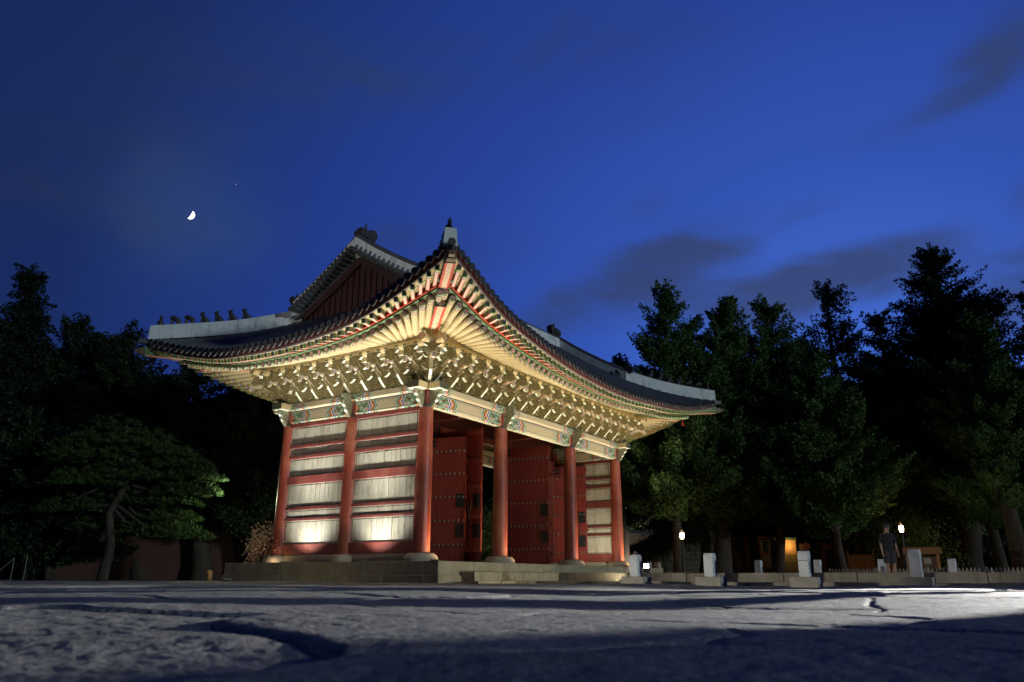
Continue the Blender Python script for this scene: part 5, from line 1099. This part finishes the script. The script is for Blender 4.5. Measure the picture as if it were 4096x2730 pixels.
# ------------------------------------------------------------------ lamps that are lit in the photograph
def emit(name, col, st):
    m, nt = new_mat(name); t = NT(nt); t.out(t.n('ShaderNodeEmission', {'Color': (*col, 1), 'Strength': st})); M[name] = m
emit('lamp_glow', (1, .72, .38), 25); emit('flood_glow', (.95, .97, 1), 90); emit('cool_glow', (.75, 1, .95), 40)
def street_lamp(px, py, d, energy, label):
    q = at(px, py, d); h = q[2]-GZ0; e = empty('street_lamp', (q[0], q[1], GZ0), facing(px, d), label, 'street lamp', 'lit lanterns on posts')
    b = MB(); b.lathe([(.11, 0), (.11, .15), (.06, .2), (.05, h*.5), (.04, h-.28)], 10); b.build('post', M['dark_metal'], e, True)
    b = MB(); b.tube([(-.30, 0, h-.42), (0, 0, h-.36), (.30, 0, h-.42)], .02, 6); b.tube([(0, 0, h-.30), (0, 0, h-.16)], [.03, .13], 8, 0, (0, 0)); b.build('arm', M['dark_metal'], e)
    b = MB(); b.lathe([(0, -.13), (.07, -.13), (.095, .0), (.095, .09), (.06, .15), (0, .16)], 12, 0, (0, 0, h)); b.build('lantern', M['lamp_glow'], e, True)
    b = MB(); b.lathe([(.12, .16), (.08, .22), (.02, .28), (0, .28)], 10, 0, (0, 0, h)); b.build('cap', M['dark_metal'], e, True)
    ld = bpy.data.lights.new('lantern_light', 'POINT'); ld.energy = energy; ld.color = (1, .62, .25); ld.shadow_soft_size = .22; lo = bpy.data.objects.new('lantern_light', ld); COL.objects.link(lo); lo.parent = e; lo.location = (0, -.0, h+.62)
    return e
street_lamp(1567, 1232, 38, 30, 'lit street lamp shining in front of the dark twin trunk')
street_lamp(2071, 1216, 40, 24, 'lit street lamp with side arms standing behind the tallest rank stone')
def small_lamp(name, px, py, d, r, mat, label, cat):
    q = at(px, py, d); e = empty(name, (q[0], q[1], GZ0), 0, label, cat); h = q[2]-GZ0
    b = MB(); b.tube([(0, 0, 0), (0, 0, h-r)], .035, 6); b.build('post', M['dark_metal'], e); b = MB(); b.lathe([(0, -r)]+[(r*math.sin(k*.52), -r*math.cos(k*.52)) for k in range(1, 6)]+[(0, r)], 10, 0, (0, 0, h)); b.build('lantern', M[mat], e, True); return e
small_lamp('far_lamp', 2235, 1232, 48, .065, 'flood_glow', 'tiny white far lamp right of the thick leaning trunk', 'lamp')
small_lamp('far_lamp', 486, 1181, 52, .08, 'cool_glow', 'tiny cool white lamp beside the tip of the pine', 'lamp')
# floodlight at the right end of the platform, shining towards the view
q = at(1485, 1301, 31.5); e = empty('floodlight', (q[0], q[1], q[2]-.12), facing(1485, 31), 'small lit floodlight on the platform edge behind the nearest rank stone', 'floodlight')
b = MB(); b.box(-.11, .11, -.04, .08, .02, .22); b.box(-.13, .13, -.02, .03, -.35, .02); b.build('housing', M['dark_metal'], e, bevel=.01); b = MB(); b.box(-.085, .085, -.046, -.041, .045, .195); b.build('lens', M['flood_glow'], e)
# fire extinguisher on the platform
e = empty('fire_extinguisher', (W-.62, -1.0, -.238), 0, 'silver fire extinguisher standing on the platform beside the last column', 'fire extinguisher')
simple('steel', (.62, .62, .60), .25, .8, .1)
b = MB(); b.lathe([(0, .03), (.075, .03), (.08, .06), (.08, .42), (.05, .50), (.025, .53), (.025, .56), (0, .56)], 14); b.build('cylinder', M['steel'], e, True)
b = MB(); b.tube([(0, 0, .55), (0, 0, .60), (.10, -.05, .60), (.16, -.06, .55)], .022, 6, 0, (0, 0)); b.box(-.02, .14, -.025, .025, .60, .625); b.build('handle', M['white_paint'], e)
b = MB(); b.box(-.17, .17, -.14, .14, .0, .05); b.build('stand', M['steel'], e)
simple('pole_grey', (.16, .16, .15), .5)
# posts at the left
for px, py, d, lb, ln in ((63, 1278, 33, 'single thin metal pole at the far left ground edge', 0), (33, 1282, 33, 'thin metal pole with a slanting stay at the left edge', .7)):
    q = at(px, py, d); h = q[2]-GZ0; e = empty('metal_pole', (q[0], q[1], GZ0), facing(px, d), lb, 'pole'); b = MB(); b.tube([(0, 0, -.05), (0, 0, h)], .013, 6, 0, (0, 0)); b.build('rod', M['pole_grey'], e)
    if ln: b = MB(); b.tube([(-ln, 0, -.05), (0, 0, h-.02)], .009, 6); b.tube([(-ln-.08, 0, -.05), (-.34, 0, h*.5)], .007, 6); b.build('stay', M['pole_grey'], e)
for px, d, lb in ((552, 38, 'short rusty marker post left of the platform'), (838*2353/4096, 34, 'leaning short wooden stump post beside the platform end')):
    q = gpos(px, d); b = MB(); b.box(-.09, .09, -.06, .06, -.05, .42); b.box(-.13, .02, -.05, .05, .30, .44); o = b.build('marker_post', M['pine_board'], bevel=.01); o.location = q; tag(o, lb, 'post')

# ------------------------------------------------------------------ a visitor
simple('skin', (.30, .17, .11), .55, .4, .08); simple('dark_cloth', (.02, .02, .025), .85, .2, .3, 20); simple('shorts', (.03, .03, .035), .85); simple('shoe_green', (.05, .32, .16), .6); simple('hair', (.012, .010, .009), .5)
def skinned(name, mat, J, E_, parent, root=0, sub=2):
    me = bpy.data.meshes.new(name); me.from_pydata([j[:3] for j in J], E_, []); me.materials.append(mat); o = bpy.data.objects.new(name, me); COL.objects.link(o); o.parent = parent
    o.modifiers.new('skin', 'SKIN'); me_sk = me.skin_vertices[0] if me.skin_vertices else None
    if me_sk:
        for i, j in enumerate(J): me_sk.data[i].radius = (j[3], j[4] if len(j) > 4 else j[3]); me_sk.data[i].use_root = i == root
    s = o.modifiers.new('sub', 'SUBSURF'); s.levels = s.render_levels = sub; return o
def person(loc, rz, label):
    e = empty('person', loc, rz, label, 'person')
    J = [(0, 0, .93, .14, .11), (0, 0, 1.12, .125, .10), (0, 0, 1.34, .165, .11), (0, 0, 1.46, .06, .06), (0, -.02, 1.54, .07, .085), (0, -.01, 1.64, .075, .095), (0, .0, 1.70, .05, .06)]
    E_ = [(0, 1), (1, 2), (2, 3), (3, 4), (4, 5), (5, 6)]
    def add(pts, start):
        p = start
        for q in pts: J.append(q); E_.append((p, len(J)-1)); p = len(J)-1
        return p
    for s in (-1, 1):
        k = add([(s*.09, .0, .86, .09), (s*.10, -.01*s, .48, .058), (s*.10, .02, .28, .05), (s*.10, .02, .09, .036), (s*.11, -.06, .04, .035, .03), (s*.115, -.16, .025, .036, .022)], 0)
        h = add([(s*.17, 0, 1.40, .06), (s*.22, .02, 1.12, .042), (s*.23, -.06, .90, .032), (s*.235, -.09, .83, .034, .02)], 2)
        for f_i in range(4): add([(s*(.225+.004*f_i), -.075-.016*f_i, .775, .009), (s*(.22+.004*f_i), -.08-.017*f_i, .735-.006*(f_i in (1, 2)), .008)], h)
        add([(s*.21, -.125, .80, .010), (s*.20, -.14, .77, .009)], h)
    skinned('body', M['skin'], J, E_, e)
    b = MB(); b.lathe([(.125, .80), (.175, .9), (.15, 1.12), (.195, 1.36), (.12, 1.45), (.07, 1.47)], 18); o = b.build('shirt', M['dark_cloth'], e, True); o.scale = (1, .74, 1)
    for s in (-1, 1): b = MB(); b.tube([(s*.15, 0, 1.42), (s*.225, .02, 1.16)], [.075, .06], 10); b.build('sleeve', M['dark_cloth'], e, True)
    for s in (-1, 1): b = MB(); b.tube([(s*.085, 0, .94), (s*.095, 0, .55)], [.115, .095], 12); b.build('shorts_leg', M['shorts'], e, True)
    b = MB(); b.lathe([(.095, 1.60), (.115, 1.66), (.105, 1.73), (.06, 1.785), (0, 1.795)], 14, 0, (0, .015, 0)); b.build('hair', M['hair'], e, True)
    b = MB(); b.tube([(0, -.10, 1.615), (0, -.125, 1.59)], [.012, .018], 6, 0, (0, 0)); b.build('nose', M['skin'], e, True)
    for s in (-1, 1): b = MB(); b.tube([(s*.032, -.093, 1.632), (s*.032, -.10, 1.632)], .011, 8, 0, (0, 0)); b.build('eye', M['hair'], e)
    b = MB(); b.tube([(-.025, -.095, 1.555), (.025, -.095, 1.555)], .006, 5, 0, (0, 0)); b.build('mouth', M['rail_red'], e)
    for s in (-1, 1): b = MB(); b.obox((s*.115-.05, -.21, -.0), (.10, 0, 0), (0, .27, 0), (0, 0, .07)); b.build('shoe', M['shoe_green'], e, bevel=.03)
    return e
q = onX(2048, 1306, 9.6); person((q[0], q[1], -.735), R_(-60), 'person in dark shirt and shorts with green shoes standing behind the causeway')

# ------------------------------------------------------------------ the moon and one star
md_ = raydir(437, 494); md_ = md_/np.linalg.norm(md_); mp = CAM+md_*6000
m, nt = new_mat('moonlit'); t = NT(nt); t.out(t.n('ShaderNodeEmission', {'Color': (1, .97, .90, 1), 'Strength': 5.0})); M['moonlit'] = m
b = MB(); rx = np.cross(md_, [0, 0, 1]); rx /= np.linalg.norm(rx); uz = np.cross(rx, md_); til = R_(-25); ra = rx*math.cos(til)+uz*math.sin(til); rb = -rx*math.sin(til)+uz*math.cos(til); Rm = 6000*9.0/1786
out = [(Rm*math.sin(a), Rm*math.cos(a)) for a in np.linspace(0, math.pi, 24)] + [(Rm*.16*math.sin(a), -Rm*math.cos(a)) for a in np.linspace(0, math.pi, 24)][1:-1]
b.prism([(x, z) for x, z in out], mp, ra, rb, md_, Rm*.5); o = b.build('moon', M['moonlit']); tag(o, 'bright half moon in the dark blue sky at upper left', 'moon')
sp_ = raydir(543, 424); sp_ = CAM+sp_/np.linalg.norm(sp_)*6000; b = MB(); b.lathe([(0, -1.3), (1.1, 0), (0, 1.3)], 6, 0, sp_); o = b.build('star', M['moonlit']); tag(o, 'single tiny star right of the moon', 'star')

# ------------------------------------------------------------------ floodlights of the gate (uplights let into platform and ground, some added to brighten dark parts)
def uplight(x, y, z, target, energy, size, col, blend=.6, soft=.05, fixture=True):
    e = None
    if fixture:
        e = empty('ground_uplight', (x, y, z), 0, 'unseen round uplight set flush at the foot of the gate', 'uplight', 'uplights in the platform floor')
        b = MB(); b.lathe([(.16, 0), (.16, .02), (.11, .024), (.11, .012)], 16); b.build('ring', M['dark_metal'], e, True)
    ld = bpy.data.lights.new('uplight_lamp', 'SPOT'); ld.energy = energy; ld.spot_size = R_(size); ld.spot_blend = blend; ld.color = col; ld.shadow_soft_size = soft
    lo = bpy.data.objects.new('uplight_lamp', ld); COL.objects.link(lo)
    d = Vector(target)-Vector((x, y, z+.05)); lo.rotation_euler = d.to_track_quat('-Z', 'Y').to_euler()
    if e: lo.parent = e; lo.location = (0, 0, .05)
    else: lo.location = (x, y, z)
    return lo
WARM, NEUT = (1.0, .89, .68), (1.0, .97, .87)
PZ = -.236
for y in (d1*.5, d1*1.5):                     # left wall: one close lamp per bay for the wall, one thrown at the eaves
    uplight(-.92, y, PZ, (-.35, y, 1.3), 270, 112, NEUT, 1.0, .035)
    uplight(-1.02, y, PZ, (-2.2, y, 5.8), 2100, 84, NEUT, .9, .05)
for x, z, en in ((1.6, -.775, 2300), (6.4, -.49, 2400), (11.2, -.775, 2200)):
    uplight(x, -3.0, z, (x, -2.7, 6), en, 92, WARM, .9, .06)
for x in (.55, w1+.6, w1+wc+.6, W+.3):         # warm lamps grazing the front columns
    uplight(x, -.95, PZ, (x-.4, 0, 1.8), 260, 140, (1, .66, .34), 1.0, .05)
for x, y, tx, ty, en in ((.2, -4.6, .4, -1.5, 120), (4.0, -4.4, 4.2, -1.5, 75), (-4.2, 3.0, -1.1, 3.0, 36)):      # unseen low lamps added to brighten the stone base
    uplight(x, y, -.74, (tx, ty, -.35), en, 150, (1, .88, .62), 1.0, .08)
uplight(-1.0, -1.35, PZ, (-1.9, -2.0, 6.3), 1300, 85, WARM, .8, .06)      # near corner
uplight(W-2.0, -.2, PZ, (W-.1, 1.5, 1.8), 230, 110, (1, .9, .68), 1.0, .05)      # extra lamp added to brighten the last bay's inner wall
uplight(W+1.0, -1.2, PZ, (W+1.3, -1.5, 6), 700, 80, WARM, .8, .06)
uplight(6.4, 7.0, PZ, (6.4, 12, 1.0), 400, 100, WARM, .8, .05); uplight(10.8, 6.6, PZ, (10.8, 5.6, 5), 500, 100, WARM, .6, .05)
# two lamp posts of the courtyard, outside the picture to the right and left
def court(x, y, h, tgt, en, size, col, label):
    e = empty('courtyard_floodlight', (x, y, GZ0), 0, label, 'floodlight')
    b = MB(); b.tube([(0, 0, 0), (0, 0, h-.12)], .05, 8, 0, (0, 0)); b.build('post', M['dark_metal'], e); b = MB(); b.box(-.16, .16, -.10, .02, h-.12, h+.14); b.build('housing', M['dark_metal'], e, bevel=.01)
    ld = bpy.data.lights.new('courtyard_lamp', 'SPOT'); ld.energy = en; ld.spot_size = R_(size); ld.spot_blend = .7; ld.color = col; ld.shadow_soft_size = .05
    lo = bpy.data.objects.new('courtyard_lamp', ld); COL.objects.link(lo); lo.parent = e; d = Vector(tgt)-Vector((x, y, GZ0+h)); lo.location = Vector((0, 0, h))+d.normalized()*.2; lo.rotation_euler = d.to_track_quat('-Z', 'Y').to_euler()
for x, y, wd, h, nm, lb, ct in ((-6.1, -16.45, .62, 1.28, 'shadow_board', 'added board on two posts beyond the right edge of the view, shading the paving', 'notice board'), (-5.2, -15.1, .30, 1.22, 'shadow_pillar', 'added pillar beside the shading board outside the view, casting a shadow band', 'stone pillar'), (-3.85, -15.6, .36, 1.25, 'shadow_pillar', 'broadest added shadow pillar nearest the floodlight post outside the view', 'stone pillar'), (-5.55, -15.55, .24, 1.2, 'shadow_pillar', 'slimmest added shadow pillar between the board and broader pillars outside the view', 'stone pillar')):  # unseen board and pillars added to throw shadow bands over the paving
    e = empty(nm, (x, y, GZ0-.03), math.atan2(y+16.9, x+2.6)+math.pi/2, lb, ct)
    if nm == 'shadow_board':
        b = MB(); b.box(-wd/2, wd/2, -.03, .03, .25, h); b.build('board', M['dark_board'], e, bevel=.006)
        for s_ in (-1, 1): b = MB(); b.box(s_*(wd/2+.05)-.05, s_*(wd/2+.05)+.05, -.05, .05, -.1, h+.06); b.build('post', M['pine_board'], e)
    else:
        b = MB(); b.box(-wd/2, wd/2, -wd/2, wd/2, 0, h); b.build('shaft', M['granite_base'], e, bevel=.02); b = MB(); b.box(-wd*.8, wd*.8, -wd*.8, wd*.8, -.08, .12); b.build('plinth', M['granite_curb'], e, bevel=.015)
court(-2.6, -16.9, 1.4, (-9.5, -12.3, -.8), 21000, 100, (1, .98, .95), 'floodlight post at the right of the paved court')
court(-18.5, 4.0, 1.2, (.5, 2.5, 9.6), 4200, 26, (1, .95, .85), 'floodlight post at the left of the paved court')
court(-19.5, 2.0, 1.0, (3.0, -9.0, -.35), 9000, 22, (1, .95, .82), 'second floodlight post at the left, aimed along the rank stones')
# lamp behind the pine tip and by the tan shrub
def lamp(name, loc, en, col, soft=.15):
    ld = bpy.data.lights.new(name, 'POINT'); ld.energy = en; ld.color = col; ld.shadow_soft_size = soft; lo = bpy.data.objects.new(name, ld); COL.objects.link(lo); lo.location = loc
q = at(530, 1140, 29.5); lamp('garden_lamp', q, 120, (.85, 1, .6)); q = at(625, 1290, 26.5); lamp('shrub_lamp', (q[0], q[1], q[2]), 7, (1, .7, .4))
q = at(2270, 1225, 35); lamp('tree_lamp', q, 110, (1, .72, .3))
